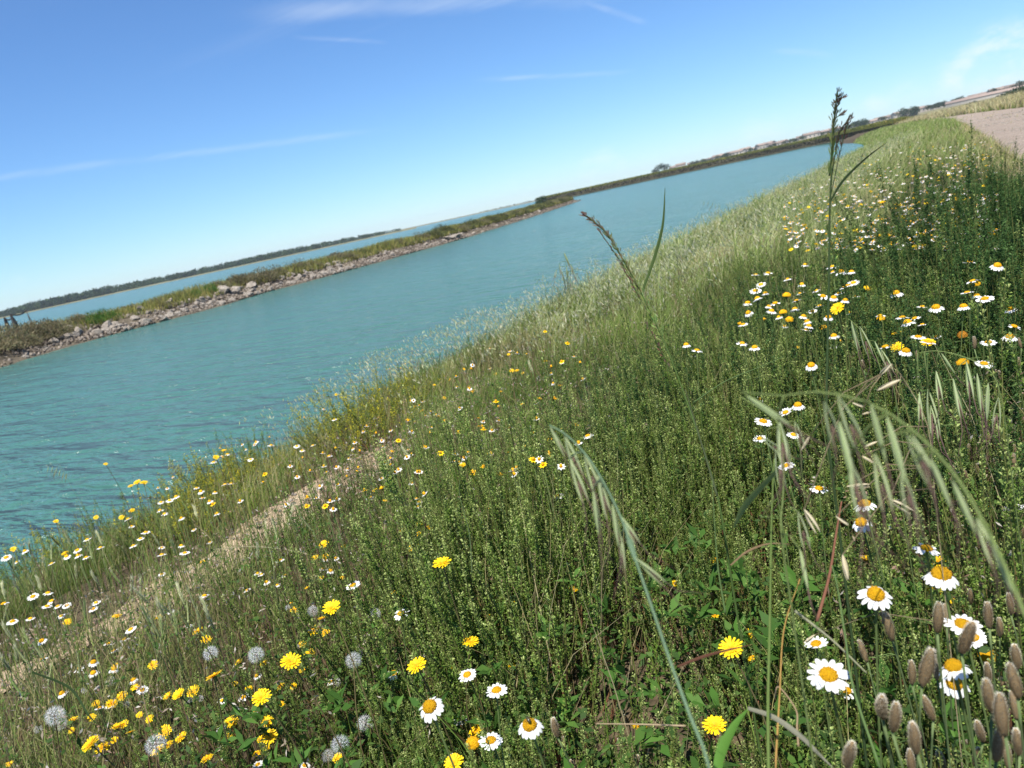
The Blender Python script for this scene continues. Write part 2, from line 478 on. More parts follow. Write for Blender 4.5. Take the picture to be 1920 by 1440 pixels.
def track_z(x, y):
    return gz(x, y) + 0.012 + 0.018 * np.sin(0.8 * x + 0.3 * y) ** 2


grid_mesh('track', np.linspace(0.5, 5.15, 24), np.concatenate([np.arange(-4, 8, 0.25), np.geomspace(8, 200, 90)]), track_z, M_TRACK)
# trodden earth path along the bank, ragged edges
ty = np.arange(-1.0, 11.0, 0.1)
pv = []
for y in ty:
    w = 0.24 + 0.10 * math.sin(3.1 * y) + 0.05 * math.sin(7.7 * y + 1); c = -2.86 + 0.08 * math.sin(1.1 * y + 0.5)
    w *= 1.0 if y < 3.3 else max(0.12, 1 - (y - 3.3) * 0.35)
    if 4.3 < y < 5.4: w = 0.16
    w *= 0.3 + 0.7 * min(1, max(0, (y - 1.1) / 0.7))
    for k in range(7):
        x = c + w * (k / 3 - 1)
        pv.append((x, y, float(gz(x, y)) + 0.014 - 0.008 * abs(k / 3 - 1)))
i = (np.arange(len(ty) - 1)[:, None] * 7 + np.arange(6)[None, :]).ravel()
o = link('path', np_mesh('path', pv, np.stack([i, i + 1, i + 8, i + 7], 1), [4] * len(i), None, [M_PATH], None, True)); tag(o, kind='structure')

# water
me = np_mesh('water', [(-3400, -600, WATER_Z), (3400, -600, WATER_Z), (3400, 3600, WATER_Z), (-3400, 3600, WATER_Z)], [0, 1, 2, 3], [4], None, [M_WATER])
tag(link('water', me), kind='structure')

# ------------------------------------------------------------------ leaf and blade makers (numpy)


def leaf_quads(B, D, Nn, Lh, W, C):
    """pointed leaves: base, left, tip, right. All arrays over n leaves."""
    D = D / np.linalg.norm(D, axis=1, keepdims=True)
    S = np.cross(D, Nn); S /= np.maximum(np.linalg.norm(S, axis=1, keepdims=True), 1e-6)
    Nn = np.cross(S, D)
    mid = B + D * (Lh * 0.5)[:, None] + Nn * (W * 0.25)[:, None]
    V = np.stack([B, mid - S * (W * 0.5)[:, None], B + D * Lh[:, None], mid + S * (W * 0.5)[:, None]], 1)
    n = len(B); F_ = np.arange(n * 4).reshape(n, 4)
    return V.reshape(-1, 3), F_, np.repeat(C, 4, axis=0)


def blades(P, H, W, A, bendy, C0, C1, K=4, base_spread=0.0):
    """curved tapering blades as strips. P roots (n,3), H height, W half width, A lean azimuth, bendy lean amount (fraction of height)."""
    n = len(P); s = np.linspace(0, 1, K)
    dirx = np.cos(A)[:, None]; diry = np.sin(A)[:, None]
    off = (bendy * H)[:, None] * (s ** 2)[None, :]
    zz = H[:, None] * (s[None, :] * (1 - 0.32 * bendy[:, None] * s[None, :]))
    cx = P[:, 0:1] + dirx * off; cy = P[:, 1:2] + diry * off; cz = P[:, 2:3] + zz
    tw = A + np.random.default_rng(3).uniform(-1.2, 1.2, n)
    sx = -np.sin(tw)[:, None]; sy = np.cos(tw)[:, None]
    w = W[:, None] * np.array([1 - 0.9 * v ** 1.5 for v in s])[None, :]
    Lf = np.stack([cx - sx * w, cy - sy * w, cz], 2); Rt = np.stack([cx + sx * w, cy + sy * w, cz], 2)
    V = np.stack([Lf, Rt], 2).reshape(-1, 3)
    idx = np.arange(n)[:, None] * (2 * K) + 2 * np.arange(K - 1)[None, :]
    i = idx.ravel(); Fq = np.stack([i, i + 1, i + 3, i + 2], 1)
    Cc = C0[:, None, :] * (1 - s)[None, :, None] + C1[:, None, :] * s[None, :, None]
    C = np.repeat(Cc, 2, axis=1).reshape(-1, 3)
    return V, Fq, C


def in_view(P, mx=350, my=350):
    u, v, w = proj_np(P)
    return (w > 0.12) & (u > -mx) & (u < 1920 + mx) & (v > -my) & (v < 1440 + my)


def pick(cols, n, var=0.2):
    c = np.array(cols)[rng.integers(0, len(cols), n)]
    return c * rng.uniform(1 - var, 1 + var, (n, 1))


def roots(n, x0, x1, y0, y1, logy=False, dens=None, clear=0.36):
    y = np.exp(rng.uniform(math.log(max(y0, 0.05)), math.log(y1), n)) if logy else rng.uniform(y0, y1, n)
    xs = rng.uniform(x0, x1, n); x = xs + bend(y)
    P = np.stack([x, y, gz(x, y)], 1)
    k = in_view(P + np.array([0, 0, 0.2])) & (np.hypot(x, y) > clear)
    if dens is not None: k &= rng.random(n) < dens(xs, y)
    return P[k]


def patch(x, y, f=1.3, ph=0.0):
    """smooth 0..1 patchiness"""
    return 0.5 + 0.25 * (np.sin(f * x * 2.1 + 1.7 * y * f + ph) + np.sin(f * 1.3 * x - 0.9 * f * y + 2 * ph + 1))


G_FRESH = [(0.115, 0.195, 0.028), (0.155, 0.225, 0.038), (0.085, 0.16, 0.024), (0.20, 0.25, 0.065)]
G_DRY = [(0.38, 0.31, 0.15), (0.48, 0.42, 0.24), (0.30, 0.24, 0.12), (0.42, 0.38, 0.22)]
G_SILVER = [(0.28, 0.33, 0.12), (0.37, 0.40, 0.19), (0.22, 0.28, 0.09), (0.44, 0.42, 0.24)]


def path_keep(xs, y):
    d = np.abs(xs + 2.86 - 0.08 * np.sin(1.1 * y + 0.5))
    w = np.where(y < 5, 0.24, 0.24 * np.clip(1 - (y - 5) * 0.16, 0.1, 1)) + 0.05 * np.sin(5 * y)
    return np.where((d < w) & (y < 9) & (y > 1.35), 0.06 + 0.3 * (patch(xs, y, 4.0, 1) > .66), 1.0)


def grass_layer(name, label, sets):
    Vs, Fs, Cs = [], [], []; n = 0
    for (P, H, W, A, B, C0, C1, K) in sets:
        if len(P) == 0: continue
        V, Fq, C = blades(P, H, W, A, B, C0, C1, K)
        Vs.append(V); Fs.append(Fq + n); Cs.append(C); n += len(V)
    Fq = np.concatenate(Fs)
    o = link(name, np_mesh(name, np.concatenate(Vs), Fq, [4] * len(Fq), np.concatenate(Cs), [M_GRASS], None, True))
    tag(o, label, 'grass', kind='stuff')
    return o


def blade_set(P, hmin, hmax, w, lean_az, az_sp, b0, b1, cols, tipcols=None, K=4, wd=0.0010):
    n = len(P); dist = np.hypot(P[:, 0], P[:, 1])
    H = rng.uniform(hmin, hmax, n); W = np.maximum(w * rng.uniform(0.6, 1.3, n), dist * wd * 0.5)
    A = lean_az + rng.normal(0, az_sp, n); B = rng.uniform(b0, b1, n)
    C0 = pick(cols, n); C1 = pick(tipcols or cols, n)
    x, y = P[:, 0], P[:, 1]; k = (0.62 + 0.7 * patch(x, y, 1.9, 0.7) * (0.6 + 0.8 * patch(x, y, 5.0, 2.0)))[:, None]; s = np.clip((patch(x, y, 1.1, 5.0) - 0.55) * 3.0, 0, 0.75)[:, None] * rng.random((n, 1))
    H = H * (0.72 + 0.5 * patch(x, y, 2.3, 1.5)); C0 = C0 * k * (1 - s) + np.array([0.30, 0.24, 0.12]) * s; C1 = C1 * k * (1 - s) + np.array([0.42, 0.35, 0.19]) * s
    return (P, H, W, A, B, C0, C1, K)


# ------------------------------------------------------------------ grass and ground cover (nobody could count it)
WIND = math.radians(60)
near = []
# zone B: thin meadow grass between the shrubs and the path
P = roots(36000, -2.95, -0.75, 0.2, 5.5, dens=lambda x, y: (0.35 + 0.65 * patch(x, y, 2.0)) * path_keep(x, y))
near.append(blade_set(P, 0.08, 0.30, 0.0014, WIND, 1.3, 0.1, 0.7, G_FRESH * 3 + G_DRY[:1], G_FRESH * 2 + G_DRY[:2]))
# zone C: beyond the path down to the water
P = roots(32000, -5.45, -2.75, 0.6, 9.0, dens=lambda x, y: path_keep(x, y) * (0.65 + 0.35 * patch(x, y, 1.5, 2)))
near.append(blade_set(P, 0.07, 0.27, 0.0018, WIND, 1.2, 0.1, 0.7, G_FRESH + G_FRESH + G_DRY[:1], G_FRESH + G_DRY[:3]))
# steep foot of the bank
P = roots(6000, -6.5, -5.3, 0.6, 12.0)
near.append(blade_set(P, 0.10, 0.3, 0.0025, WIND, 1.4, 0.1, 0.6, G_FRESH + G_DRY[:2], G_FRESH + G_DRY[:2]))
# under and among the shrubs
P = roots(3000, -0.95, 0.4, 0.7, 4.6, dens=lambda x, y: np.clip((patch(x, y, 2.7, 0.4) - .45) * 4, 0, 1))
near.append(blade_set(P, 0.22, 0.48, 0.0011, WIND, 0.9, 0.1, 0.6, G_DRY + G_FRESH[:2], G_DRY))
P = roots(3200, -0.9, 0.55, 0.2, 5.0)
near.append(blade_set(P, 0.08, 0.34, 0.0013, WIND, 1.3, 0.1, 0.6, G_FRESH, G_FRESH + G_DRY[:1]))
P = roots(3600, -0.02, 0.55, 0.85, 2.2)
near.append(blade_set(P, 0.05, 0.22, 0.0011, WIND, 1.5, 0.2, 0.9, [(0.26, 0.16, 0.08), (0.34, 0.23, 0.12), (0.20, 0.12, 0.06)], G_DRY))
grass_layer('meadow_grass', 'thin green and straw meadow grass on both sides of the earth path', near)

far = []
P = roots(38000, -5.5, -0.6, 4.6, 45, True, dens=lambda x, y: np.clip((y - 4.6 + 0.6 * (x + 2.5)) / 2.5, 0, 1) * (0.55 + 0.45 * patch(x, y, 0.8, 1)))
far.append(blade_set(P, 0.14, 0.50, 0.0024, WIND, 0.8, 0.25, 1.0, G_SILVER[:3] + G_FRESH + [(0.075, 0.125, 0.026)] * 3, G_SILVER + [(0.10, 0.155, 0.03)] * 2, wd=0.0016))
P = roots(22000, -6.4, 0.5, 35, 190, True)
far.append(blade_set(P, 0.25, 0.65, 0.003, WIND, 0.7, 0.2, 0.9, G_SILVER[2:3] + G_FRESH + G_FRESH, G_SILVER[:3] + G_FRESH))
P = roots(13000, -1.9, 0.5, 3.5, 40, True, dens=lambda x, y: np.where((x > -0.5) & (y < 14), 0.25, 1.0))
far.append(blade_set(P, 0.12, 0.42, 0.0018, WIND, 0.9, 0.2, 0.8, G_FRESH + G_SILVER[:1] + G_DRY[:1], G_FRESH + G_SILVER))
P = roots(6000, -6.4, -5.3, 9, 120, True)
far.append(blade_set(P, 0.2, 0.55, 0.003, WIND, 1.2, 0.1, 0.6, G_FRESH + G_DRY[:1], G_FRESH + G_DRY))
# verge across the track
P = roots(26000, 5.2, 14, 14, 220, True)
P[:, 2] = gz(P[:, 0], P[:, 1])
far.append(blade_set(P, 0.5, 1.15, 0.006, WIND, 1.0, 0.2, 0.9, G_FRESH[:2] + G_SILVER[3:] + G_DRY[:2], G_DRY + G_SILVER[3:]))
P = roots(7000, 0.42, 0.85, 3.0, 70, True)
far.append(blade_set(P, 0.06, 0.28, 0.002, WIND, 1.2, 0.2, 0.9, G_FRESH + G_DRY[:2], G_DRY + G_FRESH[:2]))
P = roots(2500, 0.8, 5.2, 6, 90, True, dens=lambda x, y: 0.15 + 0.6 * (np.abs(x - 2.8) < .35))
far.append(blade_set(P, 0.03, 0.12, 0.002, WIND, 1.5, 0.2, 0.9, G_FRESH + G_DRY, G_DRY))
grass_layer('slope_grass', 'pale silvery wild grass leaning over the far slope and track verge', far)

# nodding oat heads over the far slope
P = np.concatenate([roots(6000, -5.2, -0.9, 4.6, 45, True, dens=lambda x, y: 0.3 + 0.7 * patch(x, y, 1.1, 3)), roots(900, -4.6, -1.2, 3.4, 7.5)]); n = len(P)
dist = np.hypot(P[:, 0], P[:, 1]); P[:, 2] += rng.uniform(0.26, 0.52, n); kk = 4
B = np.repeat(P, kk, 0) + rng.normal(0, 0.022, (n * kk, 3)); Lh = np.repeat(0.026 + dist * 0.0007, kk) * rng.uniform(0.7, 1.3, n * kk)
D = rng.normal(0, 0.35, (n * kk, 3)) + np.array([0.25, 0.1, -1.0]); 
V, Fq, C = leaf_quads(B, D, rng.normal(0, 1, (n * kk, 3)), Lh, Lh * 0.20, pick([(0.46, 0.48, 0.28), (0.40, 0.45, 0.22), (0.56, 0.54, 0.36)], n * kk))
o = link('oat_heads', np_mesh('oat_heads', V, Fq, [4] * len(Fq), C, [M_DRY])); tag(o, 'pale nodding heads of wild oats all over the far slope', 'grass heads', kind='stuff')

# low broad leaves near the ground under the flowers
P = np.concatenate([roots(2600, -1.25, 0.4, 0.25, 1.9), roots(1500, -2.6, -0.8, 0.5, 3.5, dens=path_keep)])
n = len(P); k = 5
B = np.repeat(P, k, 0) + rng.normal(0, 0.012, (n * k, 3)); B[:, 2] = np.repeat(P[:, 2] + rng.uniform(0.01, 0.22, n), k) + rng.normal(0, 0.01, n * k)
D = rng.normal(0, 1, (n * k, 3)); D[:, 2] = np.abs(D[:, 2]) * 0.5
V, Fq, C = leaf_quads(B, D, rng.normal(0, 0.4, (n * k, 3)) + np.array([0, 0, 1]), rng.uniform(0.010, 0.026, n * k), rng.uniform(0.005, 0.011, n * k), pick([(0.06, 0.125, 0.025), (0.085, 0.15, 0.035), (0.05, 0.10, 0.025)], n * k))
o = link('weeds', np_mesh('weeds', V, Fq, [4] * len(Fq), C, [M_LEAF])); tag(o, 'low broad leaved green weeds close to the soil', 'weeds', kind='stuff')

P = roots(420, -1.1, 0.3, 0.3, 1.3); n = len(P); k = 6
B = np.repeat(P, k, 0) + rng.normal(0, 0.006, (n * k, 3)); B[:, 2] = np.repeat(P[:, 2] + rng.uniform(0.05, 0.26, n), k)
D = rng.normal(0, 1, (n * k, 3)); D[:, 2] = np.abs(D[:, 2]) * 0.5 + 0.2
V, Fq, C = leaf_quads(B, D, rng.normal(0, 0.4, (n * k, 3)) + np.array([0, 0, 1]), rng.uniform(0.022, 0.042, n * k), rng.uniform(0.007, 0.015, n * k), pick([(0.065, 0.15, 0.025), (0.09, 0.18, 0.035), (0.05, 0.115, 0.022)], n * k))
o = link('herb_leaves', np_mesh('herb_leaves', V, Fq, [4] * len(Fq), C, [M_LEAF])); tag(o, 'fresh green herb leaves between the close shrubs', 'leaves', kind='stuff')

# dead brown stems with husks, thick in the near left patch
g_V, g_F, g_C = [], [], []; n0 = 0
P = np.concatenate([roots(2600, -2.5, -0.8, 0.25, 2.6, dens=lambda x, y: (0.25 + 0.75 * patch(x, y, 2.6, 4)) * path_keep(x, y)),
                    roots(1200, -2.6, -0.9, 2.2, 7, dens=path_keep), roots(700, -0.2, 0.5, 1.0, 3.0), roots(700, -5.2, -3.1, 1, 8)])
n = len(P)
V, Fq, C = blades(P, rng.uniform(0.12, 0.36, n), rng.uniform(0.0007, 0.0013, n) + np.hypot(P[:, 0], P[:, 1]) * 0.0002, rng.uniform(0, 6.28, n), rng.uniform(0, 0.55, n), pick([(0.16, 0.095, 0.05), (0.21, 0.14, 0.08), (0.11, 0.065, 0.04)], n), pick([(0.26, 0.18, 0.11), (0.19, 0.12, 0.07)], n), 4)
g_V.append(V); g_F.append(Fq); g_C.append(C); n0 += len(V)
tips = V.reshape(n, 8, 3)[:, 6, :]
kk = 5; keep = rng.random(n) < 0.7
T = np.repeat(tips[keep], kk, 0) + rng.normal(0, 0.006, (keep.sum() * kk, 3)); m_ = len(T)
V, Fq, C = leaf_quads(T, rng.normal(0, 1, (m_, 3)), rng.normal(0, 1, (m_, 3)), rng.uniform(0.006, 0.014, m_), rng.uniform(0.002, 0.005, m_), pick([(0.42, 0.34, 0.25), (0.55, 0.50, 0.43), (0.26, 0.17, 0.11), (0.34, 0.22, 0.16)], m_))
g_V.append(V); g_F.append(Fq + n0); g_C.append(C)
Fq = np.concatenate(g_F)
o = link('dry_stems', np_mesh('dry_stems', np.concatenate(g_V), Fq, [4] * len(Fq), np.concatenate(g_C), [M_DRY])); tag(o, 'dead brown flower stems and pale husks among the grass', 'dry stems', kind='stuff')

# litter on the soil and pebbles on path and track
P = np.concatenate([roots(9000, -3.6, 0.6, 0.2, 5), roots(4000, -5.4, -3.1, 0.6, 8)]); n = len(P); P[:, 2] += 0.02
V, Fq, C = leaf_quads(P, rng.normal(0, 1, (n, 3)) * np.array([1, 1, 0.25]), rng.normal(0, 0.3, (n, 3)) + np.array([0, 0, 1]), rng.uniform(0.01, 0.05, n), rng.uniform(0.002, 0.006, n), pick([(0.22, 0.16, 0.09), (0.34, 0.27, 0.17), (0.13, 0.09, 0.05)], n))
o = link('leaf_litter', np_mesh('leaf_litter', V, Fq, [4] * len(Fq), C, [M_DRY])); tag(o, 'dry straw and leaf litter on the bare soil', 'litter', kind='stuff')
P = np.concatenate([roots(5200, 0.5, 5.0, 3, 60, True), roots(1200, -3.15, -2.55, 0.8, 6)]); n = len(P)
oc = np.array([(1, 0, 0), (-1, 0, 0), (0, 1, 0), (0, -1, 0), (0, 0, .7), (0, 0, -.7)], float); of = np.array([(0, 2, 4), (2, 1, 4), (1, 3, 4), (3, 0, 4), (2, 0, 5), (1, 2, 5), (3, 1, 5), (0, 3, 5)])
S = rng.uniform(0.006, 0.02, n) * (0.5 + np.hypot(P[:, 0], P[:, 1]) * 0.05)
V = (P[:, None, :] + np.array([0, 0, 0.015]) + oc[None] * S[:, None, None] * rng.uniform(0.6, 1.3, (n, 6, 1))).reshape(-1, 3)
Fq = (of[None] + 6 * np.arange(n)[:, None, None]).reshape(-1, 3)
o = link('pebbles', np_mesh('pebbles', V, Fq, [3] * len(Fq), np.repeat(pick([(0.42, 0.37, 0.31), (0.32, 0.29, 0.26), (0.5, 0.45, 0.38)], n), 6, 0), [M_DRY])); tag(o, 'loose grey pebbles on the track and path', 'pebbles', kind='stuff')


# ------------------------------------------------------------------ shrubs
def shrub_meshes(seed, rad, height, nsprig, cols, tipcol, leaf=0.0058, lw=0.0036, dens=1.6, spread=0.45, name='foliage'):
    """upright sprigs set thickly with tiny fleshy leaves on reddish stems: returns the foliage and the stems as meshes"""
    r = np.random.default_rng(seed)
    st = Geo(); LB, LD, LN, LL, LW, LC = [], [], [], [], [], []
    cols = np.array(cols)

    def clothe(Pts, s0, dn, scale):
        """leaves round a polyline from fraction s0 up"""
        Pts = np.array(Pts); seg = np.linalg.norm(np.diff(Pts, axis=0), axis=1); cum = np.concatenate([[0], np.cumsum(seg)]); tot = cum[-1]
        n = max(4, int(tot * (1 - s0) * dn))
        s = r.uniform(s0, 1.0, n) ** 0.9 * tot
        B = np.stack([np.interp(s, cum, Pts[:, j]) for j in range(3)], 1)
        ax = Pts[-1] - Pts[0]; ax /= np.linalg.norm(ax)
        rd = r.normal(0, 1, (n, 3)); rd -= (rd @ ax)[:, None] * ax; rd /= np.linalg.norm(rd, axis=1, keepdims=True)
        up = r.uniform(0.3, 1.1, n)[:, None]
        D = rd + ax * up
        f = s / tot
        c = cols[r.integers(0, len(cols), n)] * r.uniform(0.75, 1.25, (n, 1)); tcw = np.clip((f - 0.72) / 0.28, 0, 1)[:, None] * r.uniform(0.2, 1, (n, 1))
        c = c * (1 - tcw) + np.array(tipcol) * tcw
        LB.append(B + rd * 0.001); LD.append(D); LN.append(ax * 1.0 - rd * 0.4 + r.normal(0, 0.3, (n, 3)))
        LL.append(leaf * scale * r.uniform(0.6, 1.25, n) * (1 - 0.35 * f)); LW.append(lw * scale * r.uniform(0.7, 1.2, n) * (1 - 0.3 * f)); LC.append(c)

    for i in range(nsprig):
        a = r.uniform(0, 6.283); q = math.sqrt(r.uniform(0, 1)); lean = spread * q * r.uniform(0.5, 1.2)
        base = np.array([math.cos(a) * q * rad * 0.45, math.sin(a) * q * rad * 0.45, 0.0])
        Ln = height * r.uniform(0.5, 1.12) * (1 - 0.18 * q)
        dirv = np.array([math.cos(a) * lean, math.sin(a) * lean, 1.0]) + r.normal(0, 0.08, 3); dirv /= np.linalg.norm(dirv)
        curve = np.array([math.cos(a), math.sin(a), 0.0]) * rad * 0.25 * q + r.normal(0, 0.012, 3)
        Pts = [base + dirv * Ln * t + curve * math.sin(t * 2.2) * (1 if t < .99 else .9) for t in np.linspace(0, 1, 6)]
        st.tube(Pts, [0.0019, 0.0017, 0.0014, 0.0011, 0.0008, 0.0004], [(0.15, 0.072, 0.04)] * 2 + [(0.12, 0.13, 0.04)] * 4, 4, cap=False)
        clothe(Pts, 0.30, 430 * dens, 1.0)
        for b in range(int(8 * min(1, dens + .25)) if dens < 1 else 4):
            t = r.uniform(0.28, 0.9); j = int(t * 5); p0 = Pts[j] + (Pts[j + 1] - Pts[j]) * (t * 5 - j)
            aa = r.uniform(0, 6.283); d = np.array([math.cos(aa) * 0.42, math.sin(aa) * 0.42, 1.0]); d /= np.linalg.norm(d)
            bl = Ln * r.uniform(0.10, 0.24) * (1.15 - t * 0.6)
            clothe([p0, p0 + d * bl * 0.5 + np.array([0, 0, bl * .03]), p0 + d * bl * 0.8 + np.array([0, 0, bl * 0.25])], 0.05, 620 * dens, 0.9)
    V, Fq, C = leaf_quads(np.concatenate(LB), np.concatenate(LD), np.concatenate(LN), np.concatenate(LL), np.concatenate(LW), np.concatenate(LC))
    return np_mesh(name, V, Fq, [4] * len(Fq), C, [M_LEAF]), st.mesh('woody_stems', [M_STEM])


GREEN = [(0.12, 0.20, 0.032), (0.16, 0.245, 0.042), (0.085, 0.155, 0.028), (0.20, 0.275, 0.06)]
DARK = [(0.046, 0.10, 0.027), (0.06, 0.12, 0.032), (0.036, 0.08, 0.024)]
MUST = [(0.24, 0.26, 0.03), (0.32, 0.31, 0.03), (0.14, 0.19, 0.035)]
T_GREEN = [shrub_meshes(100 + i, 0.20, 0.42, 33, GREEN, (0.50, 0.56, 0.21)) for i in range(5)]  # paler shoot tips, with sunlit brightness put into their colour
T_DARK = [shrub_meshes(200 + i, 0.26, 0.64, 40, DARK, (0.11, 0.19, 0.055), 0.012, 0.0055, 0.75, 0.62) for i in range(3)]
T_MUST = [shrub_meshes(300 + i, 0.30, 0.46, 34, MUST, (0.72, 0.58, 0.03), 0.017, 0.008, 0.30, 0.7) for i in range(3)]
T_MID = [shrub_meshes(400 + i, 0.24, 0.42, 26, GREEN + DARK[:2], (0.30, 0.34, 0.12), 0.013, 0.0062, 0.38, 0.6) for i in range(3)]


def shrub(T, x, y, rz, s, sz, label, group, name='leafy_shrub'):
    root = empty(name, (x, y, float(gz(x, y)) - 0.01), rz); root.scale = (s, s, s * sz)
    link('foliage', T[0], root); link('woody_stems', T[1], root)
    tag(root, label, 'shrub', group); return root


def scatter_pts(n, x0, x1, y0, y1, mind, accept=None, tries=6000):
    out_ = []
    for _ in range(tries):
        if len(out_) >= n: break
        x, y = random.uniform(x0, x1), math.exp(random.uniform(math.log(y0), math.log(y1)))
        md = mind * (0.75 + 0.18 * y)
        if math.hypot(x, y) < 0.42: continue
        if accept and not accept(x, y): continue
        q = proj((x, y, float(gz(x, y)) + 0.25))
        if q is None or not (-300 < q[0] < 2300 and -300 < q[1] < 1900): continue
        if any((x - a) ** 2 + (y - b) ** 2 < md * md for a, b in out_): continue
        out_.append((x, y))
    return out_


# the near field of small leaved shrubs
for x, y in scatter_pts(205, -1.05, 0.52, 0.40, 4.6, 0.085, lambda x, y: (x > -1.0 + 0.25 * math.sin(4 * y)) and not (x > 0.0 and 0.9 < y < 1.9 and x > 0.02 + 0.1 * math.sin(7 * y)) and math.hypot(x, y) > 0.5 and float(patch(x, y, 4.2, 2.0)) > 0.33, 20000):
    shrub(random.choice(T_GREEN if y < 2.6 else T_GREEN[:2] + T_MID), x, y, random.uniform(0, 6.28), random.uniform(0.62, 1.05) * (0.72 if y < 0.95 else 1.0) * (0.70 + 0.72 * float(patch(x, y, 3.0, 1.0))), random.uniform(0.8, 1.25) * (1.0 if y < 0.95 else 1.12), 'small leaved green shrub in the thick field of shrubs below the drift of daisies', 'small leaved shrubs below the daisy drift')
for x, y in scatter_pts(24, -1.0, 0.2, 1.5, 4.4, 0.17):
    shrub(random.choice(T_DARK), x, y, random.uniform(0, 6.28), random.uniform(0.62, 0.85), random.uniform(0.85, 1.05), 'darker feathery bush rising out of the field of small leaved shrubs', 'darker bushes among the small leaved shrubs', 'feathery_bush')
# thin seedlings of the same in the meadow between shrubs and path
for x, y in scatter_pts(26, -1.9, -1.0, 0.5, 4.5, 0.2):
    shrub(random.choice(T_GREEN), x, y, random.uniform(0, 6.28), random.uniform(0.45, 0.75), random.uniform(0.8, 1.1), 'low green shrublet among the thin grass between the shrubs and the earth path', 'low shrublets between shrubs and path')
# dark taller shrubs beside the track
for px, py, h in ((1700, 610, .5), (1760, 590, .55), (1830, 600, .5), (1880, 640, .5), (1905, 560, .5), (1720, 520, .5), (1790, 500, .55), (1860, 490, .55), (1910, 480, .5), (1750, 440, .5), (1820, 420, .5),
                  (1890, 420, .5), (1720, 400, .45), (1780, 380, .5), (1845, 370, .5), (1700, 350, .4), (1760, 330, .4), (1810, 320, .45), (1850, 330, .4), (1740, 300, .4), (1660, 430, .4), (1640, 500, .4), (1895, 330, .5), (1870, 310, .5), (1905, 390, .5), (1885, 345, .5), (1898, 360, .5), (1880, 405, .5), (1908, 450, .5), (1875, 440, .5), (1800, 450, .5), (1690, 470, .45), (1915, 610, .45), (1885, 400, .5), (1875, 385, .5), (1890, 430, .5), (1868, 350, .5), (1882, 370, .5), (1912, 500, .5)):
    p, t = hit(px, py, h * 0.7)
    if p.x > 0.62: p.x = 0.62 - random.uniform(0, 0.15)
    shrub(random.choice(T_DARK), p.x, p.y, random.uniform(0, 6.28), random.uniform(0.95, 1.25) * (1.0 if py > 430 else 0.62 if py > 330 else 0.48) * h / 0.5, 1.0, 'dark green feathery shrub on the bank crest beside the gravel track', 'dark shrubs beside the gravel track', 'trackside_shrub')
# the tall feathery ones that stand up against the track
for tx, ty_, bx_, by_ in ((1740, 365, 1765, 530), (1862, 285, 1885, 440), (1893, 300, 1908, 450), (1690, 440, 1705, 575), (1900, 440, 1908, 660), (1805, 470, 1820, 640), (1868, 520, 1880, 690), (1835, 330, 1850, 450), (1775, 400, 1790, 540), (1910, 540, 1915, 700), (1650, 470, 1665, 590)):
    p, t = hit(bx_, by_, 0.05)
    if p.x > 0.58: p.x = 0.58
    hh = math.hypot(tx - bx_, ty_ - by_) * t / F
    for k in range(3): shrub(T_DARK[k], p.x + random.uniform(-.07, .07), p.y + random.uniform(-.1, .1), random.uniform(0, 6.28), hh / 0.66 * random.uniform(.8, 1.05), 1.0, 'tall dark feathery bush between the daisies and the gravel track', 'tall feathery bushes by the track', 'feathery_bush')
# mustard green bushes over the water's edge
for px, py, h in ((600, 760, .45), (640, 775, .5), (680, 760, .45), (560, 800, .4), (700, 790, .4), (400, 890, .45), (440, 880, .4), (370, 915, .4), (480, 870, .35), (250, 945, .4), (300, 930, .4), (200, 960, .35), (760, 720, .35), (860, 650, .35), (940, 610, .35), (330, 960, .35)):
    p, t = hit(px, py, h * 0.5)
    shrub(random.choice(T_MUST), p.x, p.y, random.uniform(0, 6.28), random.uniform(0.95, 1.2) * h / 0.42, random.uniform(0.85, 1.05), 'yellow green flowering bush at the water edge beyond the earth path', 'yellow green bushes at the water edge', 'flowering_bush')
# green weeds along the water edge and on the slope
for x, y in scatter_pts(120, -5.7, -3.35, 1.0, 10.0, 0.16):
    shrub(random.choice(T_MID + T_MID + T_MUST[:1]), x, y, random.uniform(0, 6.28), random.uniform(0.7, 1.1) * (1.2 if x < -4.6 else .85), random.uniform(0.7, 1.0), 'loose green bush in the rank growth between the earth path and the water', 'loose bushes between path and water', 'waterside_bush')
for x, y in scatter_pts(110, -5.2, 0.3, 4.6, 30, 0.24):
    shrub(random.choice(T_MID), x, y, random.uniform(0, 6.28), random.uniform(0.75, 1.2), random.uniform(0.6, 0.85), 'green bush on the upper slope behind the drift of daisies', 'green bushes on the upper slope', 'slope_bush')
# ------------------------------------------------------------------ far levees (banks across the water)
def ribbon(name, line, prof, mat):
    """line: water-line points; prof: (offset away from the canal, height above water)"""
    pts = [Vector((p[0], p[1], 0)) for p in line]
    V = []; n = len(pts); m = len(prof)
    for i, p in enumerate(pts):
        d = (pts[min(i + 1, n - 1)] - pts[max(i - 1, 0)]).normalized(); nrm = Vector((-d.y, d.x, 0))
        taper = min(1.0, (n - 1 - i) / 4.0 + 0.12) if name == 'levee' else 1.0
        for j, (off, h) in enumerate(prof):
            wob = 0.3 * math.sin(i * 1.7 + j) * (0 < j < m - 1)
            q = p + nrm * (off * taper + wob)
            V.append((q.x, q.y, WATER_Z + h * (taper if h > 0 else 1) + 0.08 * math.sin(i * 2.3 + j * 1.9) * (h > 0.3)))
    i = (np.arange(n - 1)[:, None] * m + np.arange(m - 1)[None, :]).ravel()
    fi = list(np.stack([i, i + m, i + m + 1, i + 1], 1).ravel()) + list(range(m)) + [(n - 1) * m + k for k in range(m)][::-1]
    o = link(name, np_mesh(name, V, fi, [4] * len(i) + [m, m], None, [mat], None, False)); tag(o, kind='structure')
    return o


